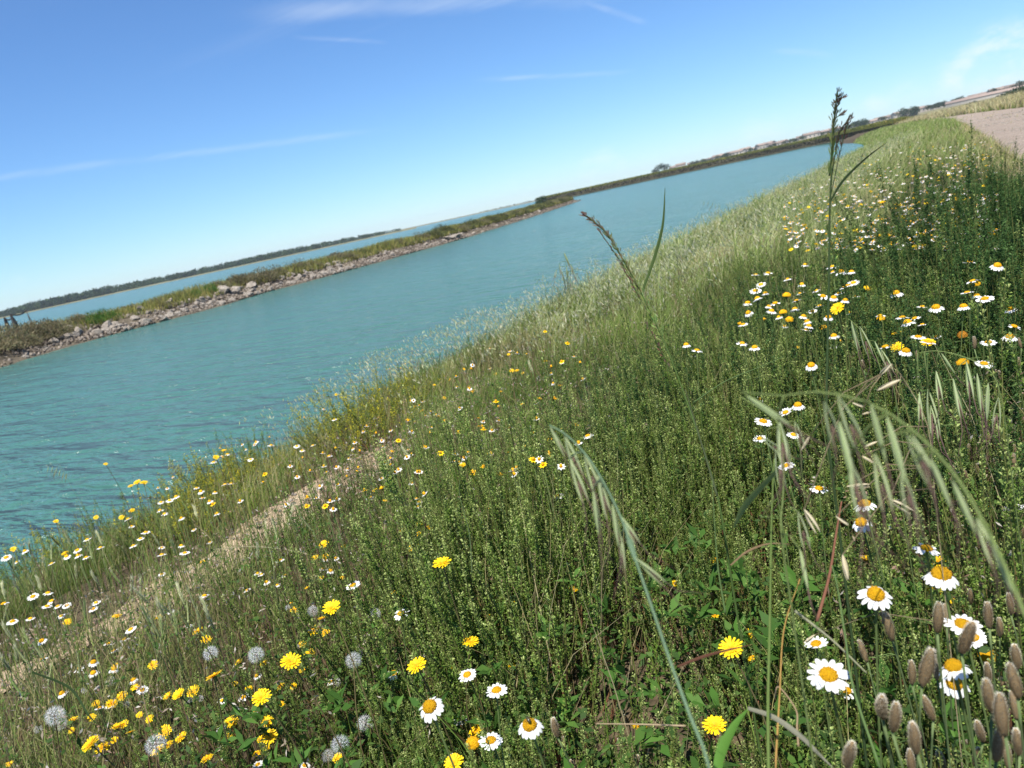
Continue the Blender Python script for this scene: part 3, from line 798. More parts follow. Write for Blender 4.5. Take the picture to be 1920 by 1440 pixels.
def resample(pts, step):
    P = np.array(pts)[:, :2]; seg = np.linalg.norm(np.diff(P, axis=0), axis=1); c = np.concatenate([[0], np.cumsum(seg)])
    s = np.arange(0, c[-1], step)
    return np.stack([np.interp(s, c, P[:, 0]), np.interp(s, c, P[:, 1])], 1)


wl = [at(*p, WATER_Z) for p in ((0, 691), (80, 663), (187, 634), (320, 599), (417, 573), (500, 548), (633, 513), (867, 448), (1000, 406), (1092, 375))]
wl = [Vector((wl[0].x + 4, wl[0].y - 45, 0)), Vector((wl[0].x + 1.5, wl[0].y - 18, 0))] + wl
LV = resample(wl, 3.0)
LPROF = [(-1.6, -0.5), (0.0, 0.0), (0.5, 0.14), (1.1, 0.24), (2.4, 0.78), (3.2, 0.95), (6.2, 1.0), (7.4, 0.6), (8.6, -0.4)]
ribbon('levee', LV, LPROF, M_LEVEE)


def levee_pt(s, off):
    """s metres along the levee, off metres in from the water line"""
    k = s / 3.0; i = int(max(0, min(len(LV) - 2, k))); f = k - i
    a, b = Vector(LV[i]), Vector(LV[i + 1]); d = (b - a).normalized(); p = a.lerp(b, f)
    q = p + Vector((-d.y, d.x)) * off
    return Vector((q.x, q.y, WATER_Z + float(np.interp(off, [a_[0] for a_ in LPROF], [a_[1] for a_ in LPROF]))))


def near_s(px, py, off=1.5):
    """which place along the levee shows at a photo pixel"""
    best = min((abs(q[0] - px) + 0.3 * abs(q[1] - py), s) for s in np.arange(0, 3.0 * (len(LV) - 2), 0.5) for q in [proj(levee_pt(s, off))] if q)
    return best[1]


S_END = 3.0 * (len(LV) - 2)
# levee grass: one mass
n = 60000
s = rng.uniform(0, 1, n) ** 1.05 * S_END
off = np.clip(rng.normal(4.1, 1.5, n), 1.9, 7.6)
LPn = np.array([levee_pt(a, b) for a, b in zip(s, off)])
P = LPn[in_view(LPn, 200, 200)]
n = len(P); dist = np.hypot(P[:, 0], P[:, 1])
YG = [(0.27, 0.26, 0.06), (0.32, 0.285, 0.08), (0.20, 0.23, 0.055), (0.15, 0.19, 0.05), (0.28, 0.23, 0.09)]
V, Fq, C = blades(P, rng.uniform(0.35, 0.85, n) * (0.7 + 0.5 * patch(P[:, 0], P[:, 1], 0.3)), dist * 0.00045 * rng.uniform(0.6, 1.5, n), rng.uniform(0, 6.28, n), rng.uniform(0.1, 0.8, n), pick(YG, n), pick(YG, n), 3)
o = link('levee_grass', np_mesh('levee_grass', V, Fq, [4] * len(Fq), C, [M_GRASS], None, True)); tag(o, 'yellow green grass covering the top of the rocky levee', 'grass', kind='stuff')


def far_bush_meshes(seed, cols, name='foliage', w=1.0, h=0.7, leaf=0.12, n=1500):
    r = np.random.default_rng(seed)
    q = r.normal(0, 1, (n, 3)); q /= np.linalg.norm(q, axis=1, keepdims=True); q *= r.uniform(0.35, 1, (n, 1)) ** 0.5
    lump = 1 + 0.28 * np.sin(3 * q[:, 0] + seed) * np.sin(4 * q[:, 1] + 2 * seed) + 0.2 * np.sin(5 * q[:, 2] + seed)
    B = q * lump[:, None] * np.array([w, w, h]); B[:, 2] = np.abs(B[:, 2] + 0.1)
    D = q + r.normal(0, 0.5, (n, 3)) + np.array([0, 0, 0.6])
    c = np.array(cols)[r.integers(0, len(cols), n)] * r.uniform(0.7, 1.3, (n, 1))
    V, Fq, C = leaf_quads(B, D, r.normal(0, 1, (n, 3)), leaf * r.uniform(0.6, 1.6, n), leaf * 0.35 * r.uniform(0.6, 1.4, n), c)
    st = Geo()
    for i in range(9):
        a = i * 0.7 + seed; st.tube([(0.1 * math.cos(a), 0.1 * math.sin(a), -0.1), (w * 0.4 * math.cos(a), w * 0.4 * math.sin(a), h * 0.5), (w * 0.65 * math.cos(a), w * 0.65 * math.sin(a), h * 0.8)], [0.025, 0.018, 0.008], (0.13, 0.09, 0.06), 4)
    return np_mesh(name, V, Fq, [4] * len(Fq), C, [M_LEAF]), st.mesh('woody_stems', [M_STEM])


BROWN = [(0.21, 0.175, 0.10), (0.17, 0.155, 0.085), (0.25, 0.215, 0.13), (0.15, 0.16, 0.075)]
T_BB = [far_bush_meshes(i, BROWN) for i in range(4)]
T_BG = [far_bush_meshes(10 + i, [(0.07, 0.17, 0.025), (0.09, 0.20, 0.03), (0.05, 0.12, 0.02)]) for i in range(2)]
T_BO = [far_bush_meshes(20 + i, [(0.095, 0.11, 0.04), (0.12, 0.13, 0.05), (0.075, 0.085, 0.035)]) for i in range(3)]


def levee_bush(T, s, off, sc_, label, noun, name='levee_bush'):
    p = levee_pt(s, off); root = empty(name, p, random.uniform(0, 6.28)); root.scale = (sc_, sc_, sc_ * random.uniform(0.75, 1.0))
    link('foliage', T[0], root); link('woody_stems', T[1], root); tag(root, label, 'bush', noun)
    reg(root, 'levee_bush', label, noun, p + Vector((0, 0, 0.4)))


s0 = near_s(0, 680)
for px, py, off, sz, T, lab in ((195, 605, 2.9, 1.0, T_BG, 'bright green bush'), (180, 612, 2.4, .7, T_BG, 'bright green bush'), (388, 553, 3.1, .8, T_BG, 'bright green bush'), (365, 560, 3.0, .6, T_BG, 'bright green bush')):
    levee_bush(random.choice(T), near_s(px, py, off), off, sz, lab + ' on the levee above the rocks', 'bright green bushes')
for px, off, sz in ((5, 1.9, 1.0), (20, 2.7, 1.1), (40, 1.8, .9), (55, 2.9, 1.1), (75, 2.1, 1.0), (95, 2.8, 1.0), (110, 2.2, .8), (30, 3.6, .9), (70, 3.6, .9), (105, 3.5, .8), (140, 4.2, .8), (150, 3.6, .7), (300, 3.6, .6), (310, 2.4, .4),
                    (410, 3.2, .9), (440, 3.4, .9), (425, 2.5, .6), (465, 3.0, 1.0), (490, 2.8, 1.0), (505, 2.2, 1.0), (515, 3.4, .9), (560, 3.2, .9), (580, 3.0, .8), (630, 3.3, .9), (650, 2.8, .8), (680, 3.2, .7), (720, 3.4, .8), (750, 3.0, .8), (790, 3.2, .9), (240, 4.5, .6), (350, 4.4, .6), (-30, 2.2, 1.2), (-60, 2.6, 1.2)):
    levee_bush(random.choice(T_BB if px < 600 else T_BB + T_BO), near_s(px, 690 - 0.28 * px, off), off, sz * 1.2, 'grey brown bush on the far levee', 'grey brown bushes')
sv = near_s(830, 455)
for k in range(34):
    s_ = sv + (S_END - sv) * (k / 34) ** 0.9; levee_bush(random.choice(T_BO + T_BB[:1]), s_, random.uniform(2.2, 3.2), random.uniform(0.9, 1.5), 'olive bush along the outer end of the levee', 'olive bushes')


def rock_mesh(seed):
    r = np.random.default_rng(seed)
    import bmesh
    bm = bmesh.new(); bmesh.ops.create_icosphere(bm, subdivisions=2, radius=0.5)
    dirs = r.normal(0, 1, (11, 3)); dirs /= np.linalg.norm(dirs, axis=1, keepdims=True); cut = r.uniform(0.20, 0.42, 11)
    for v in bm.verts:
        c = np.array(v.co)
        for d, k in zip(dirs, cut):
            q = c @ d
            if q > k: c = c - d * (q - k) * 0.92
        c = c * (1 + 0.05 * math.sin(9 * c[0] + seed) * math.sin(11 * c[1]) + 0.04 * math.sin(17 * c[2] + 8 * c[0]))
        v.co = c * np.array([1.25, 0.95, 0.72])
    me = bpy.data.meshes.new('rock'); bm.to_mesh(me); bm.free(); me.materials.append(M_ROCK)
    return me


T_ROCK = [rock_mesh(i) for i in range(9)]


def rock(s, off, size, lab='rough pale grey rock', up=0.0):
    p = levee_pt(s, off); o = link('rock', random.choice(T_ROCK)); o.location = p + Vector((0, 0, size * 0.16 + up))
    o.rotation_euler = (random.uniform(-.5, .5), random.uniform(-.5, .5), random.uniform(0, 6.28)); o.scale = (size, size * random.uniform(.7, 1.1), size * random.uniform(.75, 1.2))
    tag(o, None, 'rock'); reg(o, 'rock', lab + ' on the levee shore', 'grey shore rocks', o.location); return o


def rock_px(px, py, off, size, lab='rough pale grey rock'):
    return rock(near_s(px, py, off), off, size, lab)


for px, py, off, size, lab in ((150, 625, 1.7, .8, 'big tan boulder'), (136, 630, 1.5, .75, 'big grey boulder'), (120, 634, 1.5, .7, 'white topped boulder'), (128, 620, 2.5, .7, 'white topped boulder'), (93, 648, 1.3, .8, 'white low rock'),
                               (190, 632, 0.8, .7, 'dark wet rock'), (205, 620, 1.5, .8, 'white topped boulder'), (197, 628, .9, .6, 'dark wet rock'), (315, 573, 3.0, .8, 'white upright stone'), (260, 590, 3.0, .7, 'white upright stone'),
                               (425, 552, 2.1, 1.2, 'big grey boulder'), (440, 560, 1.6, 1.0, 'big grey boulder'), (475, 545, 1.8, 1.0, 'big grey boulder'), (550, 523, 2.1, .8, 'white topped boulder'), (625, 505, 2.2, .8, 'white topped boulder')):
    rock_px(px, py, off, size, lab)
sA = near_s(200, 630); sB = near_s(640, 512); sC = near_s(870, 447)
for k in range(268):
    u = random.random()
    if u < 0.70: s_ = random.uniform(sA, sB)
    elif u < 0.93: s_ = random.uniform(sB, sC)
    else: s_ = random.uniform(sC, sC + (S_END - sC) * 0.5)
    rock(s_, random.choice([random.uniform(0.1, 1.2), random.uniform(1.0, 2.3)]), random.choice([.25, .35, .42, .5, .62]) * random.uniform(.8, 1.2))
for k in range(14): rock(random.uniform(s0, sA), random.uniform(0.1, 1.2), random.uniform(.2, .4))
for k in range(3):
    o = rock(near_s(846 + 7 * k, 447, .8), .9, 1.9, 'pale flat slab'); o.scale.z = .5; o.rotation_euler = (0.06, .04, random.uniform(0, 6))

# small rubble between the rocks of the levee shore: one mass
n = 6500; s = np.where(rng.random(n) < .75, rng.uniform(sA - 6, sC, n), rng.uniform(s0 - 10, S_END, n)); off = rng.uniform(0.05, 2.4, n)
P = np.array([levee_pt(a, b) for a, b in zip(s, off)]); S = rng.uniform(0.05, 0.17, n)
V = (P[:, None, :] + np.array([0, 0, 0.04]) + oc[None] * S[:, None, None] * rng.uniform(0.5, 1.4, (n, 6, 1)) + rng.normal(0, 0.012, (n, 6, 3))).reshape(-1, 3)
Fq = (of[None] + 6 * np.arange(n)[:, None, None]).reshape(-1, 3)
o = link('rubble', np_mesh('rubble', V, Fq, [3] * len(Fq), np.repeat(pick([(0.34, 0.28, 0.22), (0.24, 0.20, 0.16), (0.44, 0.38, 0.32), (0.15, 0.12, 0.09)], n), 6, 0), [M_DRY])); tag(o, 'small stone rubble between the rocks on the levee shore', 'rubble', kind='stuff')

# second levee beyond the open water, straight and dark faced
wl2 = [at(*p, WATER_Z) for p in ((1020, 380.5), (1098, 364), (1240, 333.5), (1400, 299.5), (1560, 266.5), (1640, 253.5))]
wl2 = [Vector((p.x, p.y, 0)) for p in wl2]
wl2 = wl2 + [wl2[-1] + (wl2[-1] - wl2[-2]).normalized() * 60]
LV2 = resample(wl2, 6.0)
ribbon('far_levee', LV2[::-1], [(9.0, -0.3), (7, 1.5), (3.2, 2.0), (1.6, 1.9), (0.5, 0.5), (0.0, 0.0), (-1, -0.3)] if False else [(1, -0.3), (0, 0.0), (-0.6, 0.9), (-1.6, 2.3), (-3.0, 2.8), (-8, 2.9), (-14, -0.3)], M_LEVEE_DARK)
n = 30000
i = rng.integers(0, len(LV2) - 1, n); f = rng.random(n)[:, None]
Pq = LV2[i] * (1 - f) + LV2[i + 1] * f; dd = LV2[i + 1] - LV2[i]; dd /= np.linalg.norm(dd, axis=1, keepdims=True)
nn = np.stack([-dd[:, 1], dd[:, 0]], 1); sg = 1.0 if (nn[0] @ LV2[0]) > 0 else -1.0
off = rng.uniform(0.3, 8, n); Pq = Pq + nn * (sg * off)[:, None]
P = np.stack([Pq[:, 0], Pq[:, 1], WATER_Z + np.interp(off, [0, 0.6, 1.6, 3, 8], [0, 0.9, 2.3, 2.8, 2.9])], 1)
dist = np.hypot(P[:, 0], P[:, 1])
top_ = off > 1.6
c0 = np.where(top_[:, None], pick(YG[:4], n), pick([(0.035, 0.034, 0.015), (0.026, 0.028, 0.012)], n))  # blades low on the near slope much darker than those on top
V, Fq, C = blades(P, rng.uniform(0.3, 0.8, n) * np.where(top_, 1, 0.8), dist * 0.0006 * rng.uniform(0.6, 1.4, n), rng.uniform(0, 6.28, n), rng.uniform(0.1, 0.7, n), c0, c0, 3)
o = link('far_levee_grass', np_mesh('far_levee_grass', V, Fq, [4] * len(Fq), C, [M_GRASS], None, True)); tag(o, 'grass and scrub on the far dark faced levee', 'grass', kind='stuff')


# ------------------------------------------------------------------ far shores
def bearing(px, py, r):
    d = ray(px, py); d.z = 0; d.normalize(); return d * r


def shore(name, pxs, r0, r1, hf):
    V = []
    for px, py in pxs:
        h = hf(px) if callable(hf) else hf
        for rr, hh in ((r0, -0.2), (r0 + 4, h * 0.6), (r0 + 25, h), (r1, h)):
            p = bearing(px, py, rr); V.append((p.x, p.y, WATER_Z + hh))
    n = len(pxs); i = (np.arange(n - 1)[:, None] * 4 + np.arange(3)[None, :]).ravel()
    o = link(name, np_mesh(name, V, np.stack([i, i + 4, i + 5, i + 1], 1), [4] * len(i), None, [M_SHORE], None, True)); tag(o, kind='structure')


hor = lambda px: (px, 592 - 0.2161 * px)
shore('shore', [hor(x) for x in range(-900, 820, 60)], 830, 1500, 1.0)
shore('shore', [hor(x) for x in range(730, 1500, 40)], 1500, 2600, 1.2)
town_z = lambda px: 1.4 + 2.2 * min(1, max(0, (px - 1200) / 300)) + 2.6 * min(1.6, max(0, (px - 1500) / 300))
shore('shore', [hor(x) for x in range(1180, 3200, 60)], 720, 2600, town_z)


def crown_cloud(centres, sizes, cols, per, leaf, hf=0.8):
    """ragged crowns of many leaf clumps, all in one mass"""
    n = len(centres); q = rng.normal(0, 1, (n * per, 3)); q /= np.linalg.norm(q, axis=1, keepdims=True); q *= rng.uniform(0.45, 1.05, (n * per, 1)) ** 0.6
    S = np.repeat(sizes, per); B = np.repeat(centres, per, 0) + q * (S[:, None] * np.array([1, 1, hf]))
    D = q + rng.normal(0, 0.6, q.shape) + np.array([0, 0, 0.5]); m = len(B)
    return leaf_quads(B, D, rng.normal(0, 1, (m, 3)), leaf * S * rng.uniform(0.6, 1.4, m), leaf * 0.6 * S * rng.uniform(0.6, 1.4, m), np.repeat(pick(cols, n, 0.25), per, 0) * rng.uniform(0.8, 1.2, (m, 1)))


PINE = [(0.035, 0.062, 0.028), (0.045, 0.075, 0.03), (0.03, 0.052, 0.026)]
cs, ss = [], []
for k in range(1500):
    x = -900 + 1650 * random.random(); rr = 850 + 90 * random.random() ** 1.5
    fade = min(1.0, (740 - x) / 260) if x < 740 else 0
    p = bearing(*hor(x), rr); h = (4.6 + 3.0 * random.random() + 1.0 * math.sin(x * 0.012)) * (0.45 + 0.55 * max(0, fade))
    cs.append((p.x, p.y, WATER_Z + 0.7 + h * 0.36)); ss.append(h * 0.66)
V, Fq, C = crown_cloud(np.array(cs), np.array(ss), PINE, 70, 0.40)
o = link('pine_wood', np_mesh('pine_wood', V, Fq, [4] * len(Fq), C, [M_FAR])); tag(o, 'long dark pine wood along the far shore of the lagoon', 'wood', kind='stuff')
cs, ss = [], []
for k in range(500):
    x = random.uniform(735, 1260); rr = 1530 + 100 * random.random()
    p = bearing(*hor(x), rr); h = (1.2 + 1.8 * random.random()) * (0.4 if x < 900 else 0.9 if x < 1030 else 1.5)
    cs.append((p.x, p.y, WATER_Z + 1.1 + h * 0.4)); ss.append(h * 0.8)
V, Fq, C = crown_cloud(np.array(cs), np.array(ss), [(0.05, 0.075, 0.035), (0.07, 0.085, 0.04)], 40, 0.45)
o = link('shore_scrub', np_mesh('shore_scrub', V, Fq, [4] * len(Fq), C, [M_FAR])); tag(o, 'thin line of scrub on the farthest flat shore', 'scrub', kind='stuff')


def far_tree_meshes(seed, cols, hf=0.75):
    global rng
    keep = rng; rng = np.random.default_rng(seed)
    cs = rng.normal(0, 0.34, (9, 3)) * np.array([1, 1, 0.5 * hf]) + np.array([0, 0, 0.72]); ss = rng.uniform(0.25, 0.42, 9)
    V, Fq, C = crown_cloud(cs, ss, cols, 90, 0.34, hf); rng = keep
    g = Geo(); g.tube([(0, 0, -0.2), (0.02, 0.01, 0.3), (0.05, -0.02, 0.75)], [0.06, 0.045, 0.02], (0.11, 0.085, 0.06), 6)
    g.tube([(0.02, 0.01, 0.3), (0.25, 0.1, 0.65)], [0.03, 0.012], (0.11, 0.085, 0.06), 5); g.tube([(0.02, 0.01, 0.34), (-0.22, -0.12, 0.7)], [0.03, 0.012], (0.11, 0.085, 0.06), 5)
    return np_mesh('crown', V, Fq, [4] * len(Fq), C, [M_FAR]), g.mesh('trunk', [M_STEM])


T_FT = [far_tree_meshes(40 + i, PINE + [(0.06, 0.085, 0.035)], hf) for i, hf in enumerate((0.8, 0.6, 0.9, 0.7))]


def far_tree(px, rr, h, lab, z=None, noun='dark trees of the far town'):
    p = bearing(*hor(px), rr); root = empty('tree', (p.x, p.y, (WATER_Z + 1.3) if z is None else z), random.uniform(0, 6.28)); root.scale = (h, h, h)
    t = random.choice(T_FT); link('crown', t[0], root); link('trunk', t[1], root); tag(root, lab, 'tree', noun); reg(root, 'far_tree', lab, noun, (p.x, p.y, 3)); return root


def box(g, x0, x1, y0, y1, z0, z1, col=(1, 1, 1), mi=0):
    V = [(x, y, z) for z in (z0, z1) for y in (y0, y1) for x in (x0, x1)]
    g.add(V, [(0, 2, 3, 1), (4, 5, 7, 6), (0, 1, 5, 4), (1, 3, 7, 5), (3, 2, 6, 7), (2, 0, 4, 6)], col, mi)


def house_parts(w, d, h, rh):
    wl_, rf, wn, ch = Geo(), Geo(), Geo(), Geo()
    V = [(x, y, z) for z in (-1, h) for y in (-d / 2, d / 2) for x in (-w / 2, w / 2)] + [(-w / 2, 0, h + rh * 0.93), (w / 2, 0, h + rh * 0.93)]
    wl_.add(V, [(0, 1, 5, 4), (3, 2, 6, 7), (1, 3, 7, 9, 5), (2, 0, 4, 8, 6)], (1, 1, 1))
    e = 0.35; V = []
    for sgn in (-1, 1):
        a = [(-w / 2 - e, sgn * (d / 2 + e), h - 0.12), (w / 2 + e, sgn * (d / 2 + e), h - 0.12), (w / 2 + e, 0, h + rh), (-w / 2 - e, 0, h + rh)]
        b = [(x, y, z + 0.18) for x, y, z in a]
        rf.add(a + b, [(0, 1, 2, 3), (7, 6, 5, 4), (0, 4, 5, 1), (1, 5, 6, 2), (3, 7, 4, 0)], (1, 1, 1))
    wins = []
    k = max(2, int(w / 3))
    for lvl in range(max(1, int(h / 2.7))):
        for j in range(k):
            g = Geo(); x = -w / 2 + w * (j + 0.5) / k; z = 1.0 + lvl * 2.6
            box(g, x - 0.5, x + 0.5, -d / 2 - 0.06, -d / 2 + 0.1, z, z + 1.2); wins.append(g.mesh('window', [M_PANE]))
    box(ch, w * 0.22, w * 0.22 + 0.7, -0.9, -0.3, h + rh * 0.4, h + rh + 0.8)
    return wl_.mesh('wall', [M_WALL]), rf.mesh('roof', [M_ROOF]), wins, ch.mesh('chimney', [M_WALL])


T_HOUSE = [house_parts(9, 8, 3.0, 1.5), house_parts(14, 8, 3.2, 1.6), house_parts(10, 8, 4.0, 1.4), house_parts(17, 9, 3.0, 1.5)]
T_LONG = house_parts(64, 14, 2.4, 1.6)


def house(T, px, rr, lab, z=0.0, noun='tile roofed houses of the far town'):
    p = bearing(*hor(px), rr)
    root = empty('house', (p.x, p.y, WATER_Z + town_z(px) + z), math.atan2(p.y, p.x) - math.pi / 2 + random.uniform(-0.6, 0.6))
    link('wall', T[0], root); r_ = link('roof', T[1], root); link('chimney', T[3], r_)
    for w in T[2]: link('window', w, root)
    tag(root, lab, 'house', noun); reg(root, 'house', lab, noun, (p.x, p.y, 3)); return root


px = 1262
while px < 1940:
    rise = 0
    house(random.choice(T_HOUSE), px + random.uniform(-6, 6), random.uniform(760, 1150), 'low house with terracotta roof in the far town', rise + random.uniform(0, 1.2)); px += random.uniform(8, 17)
for k in range(120):
    px = random.uniform(1255, 1935); rise = town_z(px) - 1.4
    far_tree(px, random.uniform(735, 960), random.uniform(2.4, 4.6) + (1.2 if px > 1590 else 0), 'dark tree among the far town roofs', WATER_Z + 1.2 + rise)
far_tree(1246, 735, 8.0, 'lone round tree where the far town begins'); far_tree(1231, 735, 5.5, 'small lone tree before the far town')
far_tree(1610, 735, 8.5, 'tall umbrella shaped tree above the far roofs'); far_tree(1700, 735, 9, 'broad dark tree above the far roofs'); far_tree(1715, 740, 9, 'broad dark tree above the far roofs')
p = bearing(*hor(1868), 700)
root = empty('warehouse', (p.x, p.y, WATER_Z + 5.0), math.atan2(p.y, p.x) - math.pi / 2)
link('wall', T_LONG[0], root); link('roof', T_LONG[1], root)
tag(root, 'long low building with one unbroken terracotta roof beyond the gravel track', 'building')
shore('shore', [hor(x) for x in range(1745, 3000, 60)], 560, 760, 4.6)
for px, rr, h in ((1882, 300, 3.4), (1893, 290, 2.6), (1903, 280, 3.8), (1912, 310, 3.0), (1921, 300, 4.0), (1932, 290, 4.2), (1830, 420, 3.2), (1812, 430, 2.6)):
    far_tree(px, rr, h, 'dark bushy tree beyond the track verge', -0.9, 'bushy trees beyond the track verge')
for px, h in ((1023, 1.9), (1017, 1.2)):
    s_ = near_s(px, 385, 4); p = levee_pt(s_, 4.5); root = empty('tree', p, 0.3); root.scale = (h, h, h); link('crown', T_FT[0][0], root); link('trunk', T_FT[0][1], root)
    tag(root, 'tiny round topped tree standing alone on the levee near its tip' if h > 1.5 else 'low bushy tree at the foot of the tiny lone levee tree', 'tree')

# fishing nets hung on posts in the lagoon beyond the levee
base = at(30, 617, WATER_Z)
dv = Vector(RIGHT); dv.z = 0; dv.normalize(); fv = Vector((-dv.y, dv.x, 0))
root = empty('fishing_nets', (base.x, base.y, WATER_Z)); tag(root, 'dark fishing nets hung between leaning posts behind the levee', 'fishing nets')


def net_post(u, h, lean, hang):
    g = Geo(); q = dv * u
    g.tube([q + Vector((0, 0, -0.5)), q + dv * lean * 0.5 + Vector((0, 0, h * 0.5)), q + dv * lean + Vector((0, 0, h))], [0.07, 0.06, 0.05], (1, 1, 1), 6)
    obj('post', g, M_POST, root)
    if hang:
        g = Geo(); r = random.Random(int(u * 10))
        for k in range(26):
            a = r.uniform(0, 6.28); top = q + dv * (lean + 0.10 * math.cos(a)) + Vector((0, 0.10 * math.sin(a), h * r.uniform(0.86, 1.0)))
            w = r.uniform(0.16, 0.42); bot = q + dv * w * math.cos(a) + fv * w * math.sin(a) + Vector((0, 0, h * r.uniform(0.05, 0.35)))
            g.strip([top, top.lerp(bot, 0.5) + dv * 0.05, bot], [0.05, 0.09, 0.12], (dv * math.sin(a) - fv * math.cos(a)), (1, 1, 1))
        obj('hanging_net', g, M_NET, root)


net_post(-1.25, 2.15, 0.1, True); net_post(0.1, 2.5, -0.15, True); net_post(2.55, 2.55, 0.05, False); net_post(2.95, 1.9, -0.35, False); net_post(-2.6, 1.8, 0.1, True)
for a, b in ((( -0.05, 2.42), (2.58, 2.5)), ((-1.15, 2.1), (-0.05, 1.95))):
    g = Geo(); P = []
    for k in range(9):
        f = k / 8; P.append(dv * (a[0] + (b[0] - a[0]) * f) + Vector((0, 0, a[1] + (b[1] - a[1]) * f - 0.34 * math.sin(math.pi * f))))
    for dz in (0, -0.06, -0.12, -0.17): g.tube([p + Vector((0, 0, dz)) for p in P], 0.035, (1, 1, 1), 5)
    obj('net_rope', g, M_NET, root)
# ------------------------------------------------------------------ flower heads (unit size: 1 across)
WHITE = (0.80, 0.80, 0.78); ORANGE = (0.88, 0.47, 0.012); YEL = (0.92, 0.66, 0.012); STEMC = (0.10, 0.14, 0.045)


def petals_geo(seed, droop, n=15, miss=0.0, g=None, mi=0, wide=0.105, cols=WHITE):
    r = random.Random(seed); g = g or Geo()
    for k in range(n):
        if r.random() < miss: continue
        a = 2 * math.pi * (k + r.uniform(-.22, .22)) / n; dr = droop + r.uniform(-.14, .14); Lp = r.uniform(0.27, 0.335)
        rad = Vector((math.cos(a), math.sin(a), 0)); P = []; p = rad * 0.165 + Vector((0, 0, -0.01 + 0.012 * (k % 2))); ang = dr * 0.25
        for i in range(6):
            P.append(p.copy()); ang = dr * (0.25 + 0.9 * i / 5); p = p + (rad * math.cos(ang) - Vector((0, 0, math.sin(ang)))) * (Lp / 5)
        w = wide * r.uniform(0.62, 0.78); sd = Vector((-math.sin(a), math.cos(a), r.uniform(-.3, .3)))
        f = r.uniform(0.9, 1.05); g.strip(P, [w * 0.42, w * 0.72, w * 0.95, w, w * 0.86, w * 0.40], sd, tuple(c * f for c in cols), mi, 0.18)
    return g


def disc_geo(h, g=None, mi=0, rad=0.205, col=ORANGE, seed=0):
    g = g or Geo(); rings = 7; sg = 20; V = [(0, 0, h)]; r = random.Random(seed); C = [(col[0] * .95, col[1] * 1.15, col[2])]
    for i in range(1, rings + 1):
        t = i / rings * math.pi / 2 * 1.12
        for k in range(sg):
            a = 2 * math.pi * (k + 0.5 * (i % 2)) / sg; q = 1 + r.uniform(-.035, .035)
            V.append((rad * math.sin(t) * math.cos(a) * q, rad * math.sin(t) * math.sin(a) * q, h * math.cos(t) * q)); f = r.uniform(.8, 1.12); C.append(tuple(c * f for c in col))
    Fc = [(0, 1 + k, 1 + (k + 1) % sg) for k in range(sg)]
    for i in range(rings - 1):
        b0 = 1 + i * sg
        for k in range(sg): Fc.append((b0 + k, b0 + sg + k, b0 + sg + (k + 1) % sg, b0 + (k + 1) % sg))
    g.add(V, Fc, C, mi)
    for i in range(70):                       # florets standing proud of the dome
        t = math.acos(1 - r.random() * 0.9); a = r.uniform(0, 6.283); q = Vector((rad * math.sin(t) * math.cos(a), rad * math.sin(t) * math.sin(a), h * math.cos(t)))
        d = Vector((q.x, q.y, q.z * 1.5)).normalized(); f = r.uniform(.8, 1.25)
        g.tube([q - d * 0.01, q + d * 0.022], [0.013, 0.008], (col[0] * f, col[1] * f, col[2]), 4, mi)
    return g


def stem_geo(seed, leaves=4, col=STEMC, r0=0.0012, g=None, mi=0, bow=0.05, h=1.0, calyx=0.0):
    """unit high stem, scaled on z by the thing; feathery leaves on the way"""
    r = random.Random(seed); g = g or Geo(); a = r.uniform(0, 6.28)
    P = [Vector((bow * 0.4 * math.sin(t * math.pi) * math.cos(a), bow * 0.4 * math.sin(t * math.pi) * math.sin(a), t * h)) for t in (0, .2, .4, .6, .8, .95, 1)]
    g.tube(P, [r0 * 1.2, r0 * 1.1, r0, r0, r0 * .9, r0 * .95, r0 * 1.2], col, 5, mi)
    for k in range(leaves):
        t = r.uniform(0.12, 0.75); b = r.uniform(0, 6.28); p = Vector((bow * 0.4 * math.sin(t * math.pi) * math.cos(a), bow * 0.4 * math.sin(t * math.pi) * math.sin(a), t * h)); d = Vector((math.cos(b), math.sin(b), 0.6 / max(h, .3) * .5))
        for j in range(7):
            q = p + d * (0.004 * j + 0.004); e = Vector((-math.sin(b), math.cos(b), r.uniform(-.1, .6))) * (1 if j % 2 else -1)
            g.strip([q, q + e * 0.004 + d * .002, q + (e * 0.6 + d * .6) * 0.012], [0.0010, 0.0013, 0.0002], d.cross(e), (col[0] * .9, col[1], col[2] * .9), mi)
        g.tube([p, p + d * 0.03], [0.0006, 0.0003], col, 3, mi)
    return g


def ligules_geo(seed, cup=0.1, g=None, mi=0, n=17, col=YEL):
    r = random.Random(seed); g = g or Geo()
    for ring, (Lr, up, m) in enumerate(((0.5, cup, n), (0.42, cup + 0.28, n - 2), (0.28, cup + 0.6, n - 5), (0.14, cup + 0.95, 7))):
        for k in range(m):
            a = 2 * math.pi * (k + 0.5 * ring + r.uniform(-.25, .25)) / m; el = up + r.uniform(-.12, .12); l = Lr * r.uniform(.88, 1.06)
            rad = Vector((math.cos(a), math.sin(a), 0)); P = [rad * 0.02 + (rad * math.cos(el * (1 - .4 * t)) + Vector((0, 0, math.sin(el * (1 - .4 * t))))) * l * t for t in (0, .35, .7, .94, 1)]
            w = 0.050 * r.uniform(.85, 1.1); f = r.uniform(.88, 1.06); c = (col[0] * f, col[1] * f * (1 - .10 * ring), col[2])
            g.strip(P, [w * .5, w * .85, w, w * .95, w * .62], Vector((-math.sin(a), math.cos(a), r.uniform(-.2, .2))), c, mi, 0.1)
    return g


